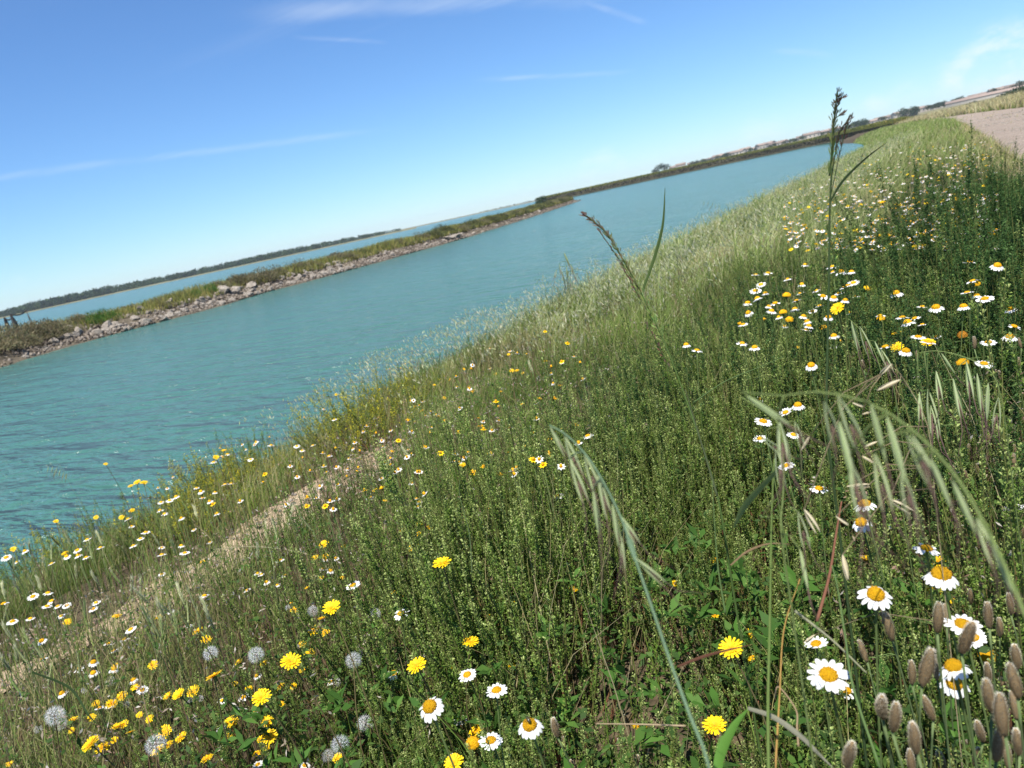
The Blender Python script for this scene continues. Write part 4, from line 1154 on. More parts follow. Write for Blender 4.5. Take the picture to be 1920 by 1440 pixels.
def calyx_geo(g=None, mi=0, col=(0.09, 0.13, 0.045), s=1.0):
    g = g or Geo(); g.tube([(0, 0, -0.30 * s), (0, 0, -0.24 * s), (0, 0, -0.12 * s), (0, 0, -0.02 * s)], [0.03, 0.09 * s, 0.12 * s, 0.11 * s], col, 8, mi); return g


PETAL_T = {'flat': [petals_geo(i, 0.10 + .1 * (i % 3), 15 + i % 3).mesh('petals', [M_PETAL], True) for i in range(4)],
           'droop': [petals_geo(10 + i, 0.75 + .2 * i, 14 + i).mesh('petals', [M_PETAL], True) for i in range(3)],
           'sparse': [petals_geo(20 + i, 0.35, 14, .38).mesh('petals', [M_PETAL], True) for i in range(3)],
           'up': [petals_geo(30 + i, -0.35, 13).mesh('petals', [M_PETAL], True) for i in range(2)]}
DISC_T = {'low': [calyx_geo(disc_geo(0.11, seed=i), 1, s=.6).mesh('disc', [M_DISC, M_STEM], True) for i in range(2)], 'high': [calyx_geo(disc_geo(0.195, rad=.225, seed=i), 1, s=.6).mesh('disc', [M_DISC, M_STEM], True) for i in range(2)],
          'brown': [calyx_geo(disc_geo(0.22, col=(0.46, 0.20, 0.02), seed=5), 1, s=.6).mesh('disc', [M_DISC, M_STEM], True)]}
STEM_T = [stem_geo(i).mesh('stem', [M_STEM]) for i in range(5)]
LIG_T = [calyx_geo(ligules_geo(i, (0.05, 0.2, 0.35, 0.12)[i]), 1).mesh('ligules', [M_PETAL, M_STEM], True) for i in range(4)]
LIG_SHUT = [calyx_geo(ligules_geo(9, 1.0), 1).mesh('ligules', [M_PETAL, M_STEM], True)]
YSTEM_T = [stem_geo(50 + i, 0, (0.12, 0.10, 0.045), 0.0011, bow=.09).mesh('stem', [M_STEM]) for i in range(3)]


def clock_geo(seed, n=62):
    """a seed head: fine stalks each ending in a star of hairs"""
    r = random.Random(seed); g = Geo(); half = 0.5
    gap = Vector((r.gauss(0, 1), r.gauss(0, 1), r.gauss(0, 1))).normalized(); lim = (2, .45, .1, .65)[seed % 4]
    for k in range(n):
        z = 1 - 1.75 * (k + .5) / n; a = k * 2.39996; q = math.sqrt(max(0, 1 - z * z)); d = Vector((q * math.cos(a), q * math.sin(a), z))
        if d.dot(gap) > lim and r.random() < .85: continue
        l = half * r.uniform(.62, .74)
        s = d.orthogonal().normalized(); u = d.cross(s)
        g.strip([d * .07, d * l], [0.004, 0.0025], s, (0.5, 0.47, 0.42))
        for j in range(9):
            b = j * 0.698 + r.uniform(-.2, .2); e = (s * math.cos(b) + u * math.sin(b)) * 0.9 + d * r.uniform(.7, 1.0)
            g.strip([d * l, d * l + e * 0.09, d * l + e * 0.19], [0.0032, 0.0027, 0.001], e.cross(d), (0.92, 0.92, 0.92))
    return g


CLOCK_T = [clock_geo(i).mesh('seed_head', [M_FUZZ]) for i in range(8)]
core = Geo(); core.tube([(0, 0, -.10), (0, 0, -.03), (0, 0, .05), (0, 0, .08)], [.03, .075, .07, .02], (0.10, 0.065, 0.04), 8); CORE_T = core.mesh('receptacle', [M_STEM])


def tail_geo(seed, hairs=1100):
    """hare's-tail head, unit long along z, soft hairs over an egg shaped body"""
    r = random.Random(seed); g = Geo(); P, R, C = [], [], []
    for i in range(11):
        t = i / 10; P.append((0.03 * math.sin(3 * t + seed), 0, t)); R.append(0.132 * math.sin(math.pi * (0.10 + 0.86 * t)) ** 0.65); f = 0.8 + .2 * t
        C.append((0.33 * f, 0.235 * f, 0.125 * f))
    g.tube(P, R, C, 12)
    for k in range(hairs):
        t = r.random() ** 0.9 * .98; a = r.uniform(0, 6.28); rad = 0.132 * math.sin(math.pi * (0.10 + 0.86 * t)) ** 0.65
        d = Vector((math.cos(a), math.sin(a), 0)); p = d * rad * .95 + Vector((0.03 * math.sin(3 * t + seed), 0, t)); e = (d * r.uniform(.5, 1.1) + Vector((0, 0, r.uniform(.7, 1.3)))).normalized(); l = r.uniform(.04, .085)
        tone = r.uniform(.8, 1.2); tone *= 0.85 + 0.5 * t * t; c = (0.58 * tone, (0.475 + .07 * t) * tone, (0.30 + .16 * t) * tone)  # soft pale hairs; rim light at the top painted in as brighter colour
        g.strip([p, p + e * l * .6, p + (e + d * .15) * l], [0.0055, 0.004, 0.0008], e.cross(d), c)
    return g


TAIL_T = [tail_geo(i).mesh('tail', [M_FUZZ]) for i in range(4)]
TSTEM_T = [stem_geo(70 + i, 0, (0.11, 0.15, 0.06), 0.0009, bow=.06).mesh('stem', [M_STEM]) for i in range(3)]


def rot_to(n, spin=None):
    n = Vector(n).normalized(); q = n.to_track_quat('Z', 'Y'); s = Euler((0, 0, random.uniform(0, 6.28) if spin is None else spin)).to_quaternion()
    return (q @ s).to_euler()


def settle(px, py, size, nom, h0=0.36, lo=0.14, hi=0.52):
    """where on the sight line a head of nominal size stands at a believable height above the bank"""
    best = None
    for h in np.arange(lo, hi + .001, 0.04):
        p, t = hit(px, py, float(h)); D = size * t / F; c = abs(math.log(D / nom)) + 0.5 * abs(h - h0)
        if best is None or c < best[0]: best = (c, p, t, D)
    return best[1], best[2], min(max(best[3], nom * .55), nom * 1.5)


def stemmed(name, p, tmpl_stem, thick=1.0):
    g_ = float(gz(p.x, p.y)) - 0.01; h = max(0.05, p.z - g_)
    root = empty(name, (p.x, p.y, g_), random.uniform(0, 6.28))
    s = link('stem', tmpl_stem, root); s.scale = (thick, thick, h)
    return root, h


WORD = {'flat': 'flat white daisy', 'droop': 'drooping white daisy', 'sparse': 'gap toothed white daisy', 'up': 'cupped white daisy', 'disc': 'petal-less orange daisy disc', 'brown': 'withered brown daisy disc', 'tiny': 'small white daisy'}
SMALL = {}


def small_daisy(kind):
    """far daisies: stem, petals and disc in one small mesh"""
    out_ = []
    for i in range(3):
        g = Geo(); sc_ = 0.030
        hd = Geo()
        if kind != 'disc': petals_geo(80 + i, {'flat': .15, 'droop': .75, 'sparse': .4, 'up': -.3}.get(kind, .2), 12, .3 if kind == 'sparse' else 0, hd, 1, .12)
        disc_geo(0.2 if kind in ('droop', 'disc') else .13, hd, 2, seed=i)
        M_ = rot_to((random.uniform(-.25, .25), random.uniform(-.25, .25), 1)).to_matrix()
        for V, C in zip(hd.V, hd.C): pass
        V = np.concatenate(hd.V) @ np.array(M_).T * sc_ + np.array([0, 0, 0.36])
        g.tube([(0.01, 0, -0.05), (0.006 * i, 0.004, .18), (0, 0, .36)], 0.0012, STEMC, 4, 0)
        g.V.append(V); g.C.append(np.concatenate(hd.C)); g.I.extend(k + g.n for k in hd.I); g.S.extend(hd.S); g.M.extend(hd.M); g.n += len(V)
        out_.append(g.mesh('daisy', [M_STEM, M_PETAL, M_DISC], True))
    return out_


for k in ('flat', 'droop', 'sparse', 'disc'): SMALL[k] = small_daisy(k)


def daisy(px, py, size, pose='flat', face=0.0):
    p, t, D = settle(px, py, size, 0.030)
    desc = WORD[pose]
    if size < 17:
        o = link('daisy', random.choice(SMALL['disc' if pose in ('disc', 'brown') else pose if pose in SMALL else 'flat'])); s = D / 0.030; s = min(max(s, .7), 1.3)
        o.scale = (s, s, s); o.location = (p.x, p.y, p.z - 0.36 * s); o.rotation_euler = (0, 0, random.uniform(0, 6.28)); tag(o, None, 'daisy'); reg(o, 'daisy', 'small ' + desc, 'daisies', p); return o
    root, h = stemmed('daisy', p, random.choice(STEM_T)); loc = (0, 0, h)
    tocam = (CAM - p).normalized(); n = Vector((random.gauss(0, .16), random.gauss(0, .16), 1)) + tocam * face
    inv = root.rotation_euler.to_matrix().inverted(); e = rot_to(inv @ n)
    if pose in ('disc', 'brown'):
        d = link('disc', random.choice(DISC_T['brown' if pose == 'brown' else 'high']), root); D *= 1.55
    else:
        pe = link('petals', random.choice(PETAL_T[pose]), root); pe.location = loc; pe.rotation_euler = e; pe.scale = (D, D, D)
        d = link('disc', random.choice(DISC_T['high' if pose == 'droop' else 'low']), root)
    d.location = loc; d.rotation_euler = e; d.scale = (D, D, D)
    big = 'large ' if size > 50 else ''
    tag(root, None, 'daisy'); reg(root, 'daisy', big + desc, 'daisies', p); return root


def yellow(px, py, size, face=0.25, shut=False):
    p, t, D = settle(px, py, size, 0.030)
    root, h = stemmed('yellow_flower', p, random.choice(YSTEM_T))
    n = Vector((random.gauss(0, .25), random.gauss(0, .25), 1)) + (CAM - p).normalized() * (face + random.uniform(-.25, .35)); inv = root.rotation_euler.to_matrix().inverted()
    l = link('ligules', random.choice(LIG_SHUT if shut else LIG_T), root); l.location = (0, 0, h); l.rotation_euler = rot_to(inv @ n); D *= .93; l.scale = (D, D, D)
    tag(root, None, 'flower'); reg(root, 'yellow', ('half shut' if shut else 'broad open' if size > 26 else 'small open') + ' yellow hawkbit', 'yellow hawkbit flowers', p); return root


def clock(px, py, size):
    p, t, D = settle(px, py, size, 0.033); root, h = stemmed('dandelion_clock', p, random.choice(YSTEM_T))
    c = link('seed_head', random.choice(CLOCK_T), root); c.location = (0, 0, h); D *= 0.82; c.scale = (D, D, D); c.rotation_euler = (random.gauss(0, .3), random.gauss(0, .3), random.uniform(0, 6))
    k = link('receptacle', CORE_T, c)
    tag(root, None, 'seed head'); reg(root, 'clock', ('large round' if size > 26 else 'small') + ' grey white dandelion clock', 'dandelion clocks', p)


def hare(px, py, size, lean=None):
    p, t, D = settle(px, py + size * .4, size, 0.026, .34); D = max(D * .92, 0.013)
    root, h = stemmed('hares_tail_grass', p, random.choice(TSTEM_T))
    o = link('tail', random.choice(TAIL_T), root); o.location = (0, 0, h); w = D * random.uniform(.85, 1.1); o.scale = (w, w, D)
    o.rotation_euler = rot_to((random.gauss(0.0, .14), random.gauss(0, .14), 1))
    tag(root, None, 'grass'); reg(root, 'hare', ('long brown' if size > 50 else 'rounded pale' if size > 34 else 'small brown') + ' hare\'s-tail grass head', 'hare\'s-tail grass heads', p)


# ---- prominent daisies, one by one
for a in ((1553, 1265, 70, 'flat', .55), (1587, 1295, 36, 'sparse', .5), (1530, 1207, 42, 'up', .15), (1642, 1115, 62, 'droop', .22), (1765, 1078, 66, 'droop', .1), (1805, 1170, 56, 'flat', .2), (1825, 1195, 40, 'flat', .2), (1788, 1250, 56, 'droop', .3), (1790, 1282, 52, 'droop', .45),
          (1615, 980, 42, 'droop', .12), (1737, 1028, 44, 'sparse', .0), (1860, 1022, 24, 'sparse', 0), (1852, 1230, 36, 'disc', .1), (1707, 953 + 0, 1, None, 0),
          (806, 1325, 56, 'droop', .25), (797, 1346, 24, 'sparse', .5), (876, 1265, 35, 'flat', .3), (931, 1294, 42, 'flat', .2), (862, 1348, 28, 'flat', .4), (738, 1262, 28, 'sparse', .4), (993, 1360, 56, 'droop', .35), (920, 1388, 44, 'flat', .4), (887, 1394, 34, 'disc', .4),
          (752, 1150, 32, 'sparse', .3), (888, 1077, 22, 'up', .1), (662, 1097, 28, 'flat', .1), (847, 1422, 24, 'flat', .4), (980, 962, 20, 'sparse', 0), (996, 975, 15, 'disc', 0), (816, 1388, 16, 'disc', .3),
          (1521, 685, 28, 'droop', .1), (1425, 748, 20, 'flat', 0), (1496, 760, 30, 'droop', .0), (1473, 773, 26, 'up', 0), (1431, 790, 34, 'flat', -.05), (1425, 822, 26, 'flat', 0), (1488, 815, 26, 'flat', 0), (1474, 873, 30, 'flat', .2), (1536, 916, 34, 'sparse', .1), (1621, 946, 44, 'droop', .1),
          (1853, 954, 18, 'disc', 0), (1900, 950, 30, 'flat', 0), (1046, 930, 24, 'flat', .1), (1102, 817, 24, 'flat', 0), (1040, 810, 16, 'flat', 0), (1340, 1075, 1, None, 0)):
    if a[3]: daisy(*a)
# beetle on a disc
p, t, D = settle(993, 1360, 56, 0.030)
g = Geo(); tocam = (CAM - p).normalized()
g.tube([(-.0032, 0, .0012), (-.0026, 0, .0016), (-.001, 0, .002), (.0012, 0, .0019), (.002, 0, .0015), (.0024, 0, .0014), (.0031, 0, .0013), (.0035, 0, .0011)], [.0004, .0012, .0017, .0016, .0012, .0009, .0009, .0003], (.05, .05, .02), 9)
for sx in (-.0012, 0.0004, .002):
    for sy in (-1, 1): g.tube([(sx, sy * .001, .0013), (sx + .0004, sy * .0024, .0018), (sx + .0006, sy * .0034, .0002)], [.00022, .00018, .00012], (.05, .05, .02), 4)
b = obj('beetle', g, M_BEETLE, None, True); b.location = p + tocam * 0.0035 + Vector((0, 0, .0052)); b.rotation_euler = rot_to(tocam + Vector((0, 0, 1.0)), 1.9); tag(b, 'tiny dark beetle sitting on the orange disc of a drooping daisy', 'beetle')

# ---- the drift behind the tall stalk, and the cluster by the dark shrubs
for zx, zy, k in ((440, 160, 1), (410, 195, 1), (365, 265, 0), (465, 210, 0), (485, 285, 0), (420, 240, 0), (670, 160, 0), (660, 210, 1), (750, 195, 1), (790, 225, 1), (850, 235, 0), (915, 250, 0), (910, 175, 1), (930, 165, 1), (950, 90, 0), (890, 90, 0), (845, 90, 1), (845, 60, 1), (690, 50, 0), (590, 130, 1), (480, 95, 1), (410, 105, 1),
                  (585, 225, 2), (565, 320, 2), (540, 345, 0), (575, 395, 0), (680, 340, 0), (700, 370, 0), (730, 310, 1), (770, 280, 1), (820, 345, 0), (940, 320, 0), (790, 405, 2), (695, 415, 1), (850, 450, 0), (890, 480, 2), (850, 510, 1), (340, 385, 1), (320, 380, 2), (335, 490, 1), (405, 515, 0), (650, 515, 2), (460, 355, 2), (370, 320, 0), (630, 300, 0), (970, 230, 1), (960, 150, 1), (500, 310, 0), (600, 360, 2), (520, 265, 1), (710, 395, 0), (640, 250, 1), (880, 210, 1),
                  (1200, 210, 0), (1425, 290, 0), (1580, 285, 0), (1235, 345, 1), (1265, 375, 0), (1305, 350, 1), (1350, 385, 1), (1115, 355, 2), (1110, 335, 1), (1255, 535, 0), (1425, 455, 1), (1380, 485, 1), (1325, 455, 1), (1575, 450, 3), (1720, 485, 1), (1840, 455, 0), (1865, 395, 1), (1845, 300, 0), (1650, 160, 2), (1630, 140, 1), (1655, 225, 0), (1600, 205, 1), (1770, 55, 0), (1615, 35, 1), (1140, 510, 1), (1575, 605, 2), (1695, 605, 1), (80, 530, 1), (60, 560, 1), (20, 500, 0), (1700, 240, 1), (1350, 285, 1)):
    daisy(1280 + zx / 3, 480 + zy / 3, random.uniform(15, 24) if zx < 1000 else random.uniform(18, 29), ('droop', random.choice(('flat', 'sparse')), 'disc', 'brown')[k], random.uniform(-.05, .1))
# ---- beside the path and by the water
for zx, zy in ((270, 455), (290, 500), (265, 530), (325, 530), (375, 525), (185, 475), (345, 585), (170, 600), (70, 615), (540, 510), (525, 545), (435, 215), (375, 250), (440, 245), (485, 255), (490, 155), (565, 200), (750, 190), (790, 150), (820, 115), (35, 255), (235, 725), (735, 660), (525, 845), (525, 905), (445, 880), (240, 825), (640, 885), (750, 945), (620, 1090), (1450, 345), (1390, 440), (1575, 270), (1600, 355), (1500, 395), (1860, 330), (1890, 260), (1640, 510), (1445, 920), (1450, 1420), (1715, 1425), (1245, 1215), (1860, 955),
               (910, 240), (1020, 190), (910, 350), (640, 780), (700, 715), (610, 740), (1040, 230), (1150, 470), (1560, 410), (1470, 350), (1830, 270), (1820, 320), (350, 1020), (560, 1100), (1430, 1130), (1250, 1060), (800, 1000), (1370, 1040), (20, 515), (1060, 640), (960, 560)):
    daisy(zx / 3, 960 + zy / 3, random.uniform(13, 19) if zy < 620 else random.uniform(15, 21), random.choice(('flat', 'droop', 'sparse', 'flat')), random.uniform(0, .2))
for zx, zy in ((905, 485), (955, 475), (990, 455), (1140, 460), (1105, 405), (1130, 425), (1210, 430), (1300, 380), (1265, 385), (1180, 480), (900, 530), (925, 550), (845, 460), (1220, 550), (1020, 575), (720, 580), (740, 620), (820, 655), (790, 690), (750, 730), (910, 740), (1200, 260), (1280, 215), (1410, 245), (1440, 150), (1525, 165), (1670, 170), (1700, 195), (1850, 225), (1760, 165), (1880, 20), (1480, 370), (1090, 640), (1180, 710), (140, 760), (290, 830), (95, 820)):
    daisy(zx / 3, 780 + zy / 3, random.uniform(10, 15), random.choice(('flat', 'flat', 'sparse', 'droop')), 0)
# ---- scattered small ones over the slope and the crest
cnt = len(REG['daisy']); far_spots = []
while len(far_spots) < 1250:
    u = random.random()
    if u < 0.6: px, py = random.uniform(1470, 1870), random.uniform(265, 470)
    elif u < 0.8: px, py = random.uniform(620, 1100), random.uniform(590, 900)
    else: px, py = random.uniform(280, 800), random.uniform(740, 960)
    p, t = hit(px, py, .34)
    xs = p.x - float(bend(p.y))
    if t > 60 or not (-5.3 < xs < 0.5) or (u < .6 and xs < -2.2) or float(path_keep(np.array(xs), np.array(p.y))) < .5: continue
    far_spots.append((t, px, py, u))
far_spots.sort()
nearby = [a for a in far_spots if a[3] >= .6]; random.shuffle(nearby); crest = [a for a in far_spots if a[3] < .6]
far_spots = nearby[:70] + crest + nearby[70:150]
for t, px, py, u in far_spots[:max(0, 296 - cnt)]: daisy(px, py, (0.020 if u >= .6 else .027) * F / t, random.choice(('flat', 'droop', 'sparse', 'flat', 'droop', 'flat', 'disc')), 0)
g = Geo()
for t, px, py, u in far_spots[max(0, 296 - cnt):]:
    p, _ = hit(px, py, .42); Rr = 0.010 if u >= .6 else 0.015; c = WHITE if random.random() < .8 else YEL
    n = Vector((random.gauss(0, .3), random.gauss(0, .3), 1)).normalized(); s = n.orthogonal().normalized(); u = n.cross(s)
    V = [p + (s * math.cos(a) + u * math.sin(a)) * Rr * (1 if k % 2 else .62) for k, a in enumerate(np.linspace(0, 6.283, 17)[:-1])]
    g.add(V, [tuple(range(16))], c, 0)
    g.tube([p, p + n * 0.006], [0.004, 0.0025], ORANGE, 5, 0); g.tube([p, p - Vector((0, 0, .3))], 0.001, STEMC, 3, 0)
o = obj('distant_flowers', g, M_PETAL); tag(o, 'countless tiny white and yellow flowers far along the bank crest', 'flowers', kind='stuff')

# ---- yellow flowers
for px, py, s, sh in ((829, 1056, 37, 0), (883, 1203, 32, 0), (781, 1247, 38, 0), (955, 1131, 24, 0), (1038, 1090, 20, 0), (1075, 1108, 24, 0), (776, 1029, 23, 0), (786, 983, 15, 0), (755, 994, 14, 0), (768, 1000, 14, 0), (783, 1001, 13, 0), (946, 1030, 17, 0), (948, 1047, 15, 0), (851, 1430, 36, 0), (1198, 1363, 30, 0), (893, 1370, 28, 0), (1265, 1095, 12, 1), (740, 1112, 14, 1), (752, 1120, 13, 0), (850, 1073, 11, 0), (869, 1148, 12, 1), (920, 1156, 13, 1), (843, 1255, 11, 1), (958, 1248, 18, 0), (645, 1025, 12, 0), (643, 1083, 12, 0), (870, 1167, 12, 1),
                      (1345, 1050, 24, 0), (1340, 1153, 20, 0), (1400, 1190, 28, 0), (1370, 1215, 46, 0), (1340, 1360, 42, 0), (1752, 1110, 28, 0), (1755, 1053, 30, 0), (1622, 1050, 20, 1), (1410, 1233, 22, 0), (1570, 579, 27, 0), (1683, 625, 22, 0), (1682, 650, 22, 0), (1745, 692, 16, 0), (1633, 653, 17, 0), (1740, 642, 24, 0), (1625, 543, 16, 1), (1655, 380, 12, 0), (1405, 893, 13, 0), (1654, 887, 12, 0), (1462, 710, 11, 0), (1362, 745, 9, 0), (1790, 1130, 14, 1),
                      (402, 1268, 33, 0), (545, 1240, 38, 0), (622, 1141, 35, 0), (605, 1160, 20, 0), (588, 1182, 25, 0), (567, 1208, 15, 0), (490, 1308, 36, 0), (338, 1305, 27, 1), (287, 1247, 17, 0), (448, 1241, 15, 0), (502, 1352, 24, 0), (507, 1382, 28, 0), (428, 1385, 24, 0), (308, 1372, 25, 0), (340, 1383, 24, 0), (170, 1395, 30, 0), (192, 1402, 24, 0), (215, 1390, 16, 1), (220, 1363, 22, 0), (245, 1373, 16, 0), (296, 1408, 24, 0), (315, 1397, 20, 0), (388, 1422, 22, 0), (482, 1413, 17, 0), (500, 1405, 13, 1), (228, 1305, 19, 0), (210, 1320, 20, 0), (180, 1320, 14, 0), (525, 1287, 17, 0), (552, 1288, 16, 1), (467, 1290, 17, 0), (440, 1285, 15, 1), (530, 1318, 14, 0), (590, 1045, 15, 0), (607, 1020, 20, 0), (610, 1043, 14, 0), (578, 1104, 14, 1), (602, 1083, 10, 0), (122, 1038, 12, 0), (25, 1030, 10, 0), (180, 970, 9, 0), (228, 970, 10, 0), (105, 978, 9, 0), (405, 858, 12, 0), (420, 845, 10, 0), (257, 904, 14, 0), (270, 905, 14, 0), (245, 911, 10, 0), (198, 870, 8, 0), (247, 957, 11, 0), (304, 941, 10, 0), (380, 1054, 11, 0), (18, 1432, 12, 0), (172, 1345, 14, 0), (262, 1340, 12, 0), (135, 1370, 12, 0)):
    yellow(px, py, s, shut=bool(sh))
k = 0
while k < 70:
    u = random.random()
    if u < .55: px, py = random.gauss(930, 110), random.gauss(810, 75)
    elif u < .8: px, py = random.uniform(120, 640), random.uniform(1100, 1430)
    else: px, py = random.uniform(700, 1000), random.uniform(690, 950)
    p, t = hit(px, py, .3)
    if p.x < -5.2 or p.x > .4 or float(path_keep(np.array(p.x), np.array(p.y))) < .5: continue
    yellow(px, py, 0.022 * F / t * random.uniform(.7, 1.1), shut=random.random() < .25); k += 1

# ---- seed heads
for px, py, s in ((663, 1238, 34), (680, 1225, 22), (702, 1152, 28), (797, 1110, 18), (685, 1356, 34), (772, 1157, 17), (638, 1396, 38), (103, 1342, 35), (113, 1357, 24), (208, 1278, 21), (395, 1225, 30), (480, 1228, 33), (586, 1146, 24), (292, 1396, 38), (72, 1367, 16), (628, 1278, 26), (353, 1315, 16), (615, 1417, 26), (237, 1321, 13), (295, 1212, 12), (225, 1218, 12), (540, 1140, 13), (375, 1310, 12), (445, 1335, 14), (158, 1294, 12)):
    clock(px, py, s)

# ---- hare's-tail heads
for a in ((1673, 1180, 50), (1655, 1155, 32), (1757, 1163, 54), (1775, 1158, 40), (1803, 1197, 65), (1855, 1158, 46), (1895, 1135, 40), (1626, 1225, 38), (1729, 1257, 70), (1710, 1265, 44), (1757, 1258, 40), (1772, 1262, 26), (1855, 1262, 38), (1860, 1310, 60), (1655, 1322, 60), (1672, 1345, 60), (1750, 1330, 48), (1720, 1388, 60), (1590, 1415, 60), (1712, 1432, 44), (1885, 1350, 68), (1843, 1372, 44), (1805, 1390, 34), (1868, 1402, 58), (1890, 1422, 46), (1908, 1285, 56), (1890, 1290, 30), (1880, 1040, 18), (1843, 1052, 24), (1045, 1365, 40), (1168, 1400, 28), (1195, 1425, 26), (1085, 1440, 32), (1180, 1350, 26), (1060, 1395, 24), (1828, 1420, 40), (1770, 1430, 36), (1912, 1395, 50), (1908, 1235, 44), (1875, 1180, 34), (1820, 1120, 30), (1905, 1330, 44),
          (1610, 667, 18), (1620, 685, 20), (1623, 702, 16), (1607, 717, 16), (1720, 670, 20), (1753, 622, 13), (1780, 672, 15), (1815, 662, 14), (1840, 672, 14), (1830, 657, 13), (1875, 706, 18), (1905, 692, 16), (1912, 682, 18), (1915, 645, 18), (1827, 645, 22), (1873, 727, 14), (1910, 712, 17), (1790, 845, 18), (1814, 845, 20), (1855, 820, 20), (1828, 820, 16), (1810, 848, 14), (1900, 812, 20), (1885, 845, 18), (1790, 885, 22), (1815, 890, 22), (1870, 872, 20), (1900, 868, 26), (1908, 905, 24), (1765, 800, 15), (1790, 790, 15), (1850, 790, 16), (1880, 770, 15), (1910, 780, 16), (1840, 750, 15), (1860, 860, 18), (1742, 835, 14), (1765, 868, 16), (1835, 880, 18), (1895, 930, 22), (1915, 1000, 24), (1870, 905, 18), (1735, 790, 13), (1715, 730, 13), (1655, 700, 12), (1730, 712, 12), (1890, 750, 15), (1820, 770, 14), (1770, 750, 13), (1862, 835, 16), (1905, 845, 18), (1792, 865, 15)):
    hare(*a)

# ---- barley like ears: narrow pointed ears with long awns
def ear_geo(seed, col=(0.50, 0.56, 0.26), tipc=(0.70, 0.69, 0.44), purple=False):
    r = random.Random(seed); g = Geo(); n = 36; g.tube([(0, 0, 0), (0.01, 0, .15), (0.03, 0, .45), (0.04, 0, .66)], [.014, .034, .026, .006], tuple(v * .8 for v in col), 6)
    for k in range(n):
        t = k / n; a = k * 2.4; d = Vector((math.cos(a), math.sin(a), 0)); p = Vector((0.03 * math.sin(2 * t), 0, t * .62)); w = 0.035 * (1 - .5 * t)
        e = (d * .22 + Vector((0, 0, 1))).normalized(); f = r.uniform(.8, 1.2); c = tuple(v * f for v in col)
        g.strip([p, p + e * .06 + d * w * .5, p + e * .13], [.016, .036 * (1 - .4 * t), .004], d.cross(Vector((0, 0, 1))), c, 0, .3)
        for j in range(2):
            ee = (d * r.uniform(.05, .30) + Vector((r.uniform(-.07, .07), r.uniform(-.07, .07), 1))).normalized(); l = r.uniform(.14, .27)
            cc = tuple(v * f for v in tipc); g.strip([p + e * .08, p + e * .08 + ee * l * .5, p + e * .08 + ee * l], [.0070, .0055, .001], Vector((1, .3, 0)).cross(ee), cc)
    return g


EAR_T = [ear_geo(i).mesh('ear', [M_DRY]) for i in range(3)] + [ear_geo(9, (0.30, 0.42, 0.13), (0.52, 0.56, 0.27)).mesh('ear', [M_DRY])]
EAR_P = [ear_geo(5, (0.12, 0.055, 0.05), (0.24, 0.13, 0.12)).mesh('ear', [M_DRY])]


def ear(px, py, size, purple=False, lean=0.22, nom=0.13):
    p, t = hit(px, py + size * .5, .26); D = min(max(size * t / F, nom * .55), nom * 1.4); root, h = stemmed('foxtail_grass' if purple else 'barley_grass', p, random.choice(TSTEM_T))
    o = link('ear', random.choice(EAR_P if purple else EAR_T), root); o.location = (0, 0, h); w = D * random.uniform(.85, 1.15); o.scale = (w, w, D)
    inv = root.rotation_euler.to_matrix().inverted(); o.rotation_euler = rot_to(inv @ (Vector((0, 0, 1)) + RIGHT * random.gauss(-.02, lean) + FWD * random.gauss(0, lean)))
    noun = 'purplish foxtail spikes' if purple else 'pointed barley ears'
    tag(root, None, 'grass'); reg(root, 'foxtail' if purple else 'barley', 'purple brown bristly foxtail spike' if purple else random.choice(('pale green pointed barley ear', 'long awned barley ear')), noun, p)


for a in ((728, 1030, 36), (800, 978, 34), (765, 1040, 28), (720, 1055, 24)): ear(*a, True, .1, .085)
for zx, zy, s in ((335, 670, 40), (405, 680, 40), (175, 730, 36), (290, 760, 36), (520, 740, 46), (580, 680, 36), (650, 810, 34), (710, 745, 30), (490, 870, 34), (560, 900, 36), (430, 880, 28), (680, 900, 30), (740, 960, 30), (790, 970, 34), (830, 1000, 34), (120, 950, 34), (200, 920, 34), (235, 940, 34), (80, 820, 30), (110, 800, 30), (30, 980, 34), (900, 690, 28), (1210, 500, 30), (1110, 530, 30), (1060, 500, 26), (990, 740, 30), (930, 1080, 44), (970, 1100, 46), (920, 1190, 46), (1000, 1180, 44), (880, 1250, 40), (1060, 1110, 40), (1130, 1150, 40), (850, 1130, 36), (1040, 1010, 36), (70, 1200, 40), (20, 1100, 40), (160, 1330, 44), (100, 1330, 40), (250, 1320, 36), (480, 1100, 36), (1100, 1030, 36), (1180, 1090, 36), (1210, 1160, 34), (1500, 650, 34), (1560, 640, 34), (1620, 560, 32), (1700, 540, 32), (1760, 600, 34), (1450, 760, 36), (1540, 790, 36)):
    ear(zx / 3, 780 + zy / 3, s)
for px, py, s in ((1063, 640, 30), (1078, 632, 30), (1090, 636, 30), (1104, 630, 30), (1115, 640, 28), (1132, 700, 34), (1185, 745, 34), (1195, 785, 34), (820, 880, 34), (805, 890, 34), (560, 985, 30), (60, 1200, 30), (880, 930, 30), (150, 1250, 34), (1040, 655, 26), (980, 655, 24), (700, 900, 26), (735, 880, 24), (770, 850, 24), (1000, 690, 24), (330, 1140, 34), (355, 1160, 34), (300, 1180, 30), (20, 1240, 36), (45, 1290, 34), (90, 1270, 34)):
    ear(px, py, s)


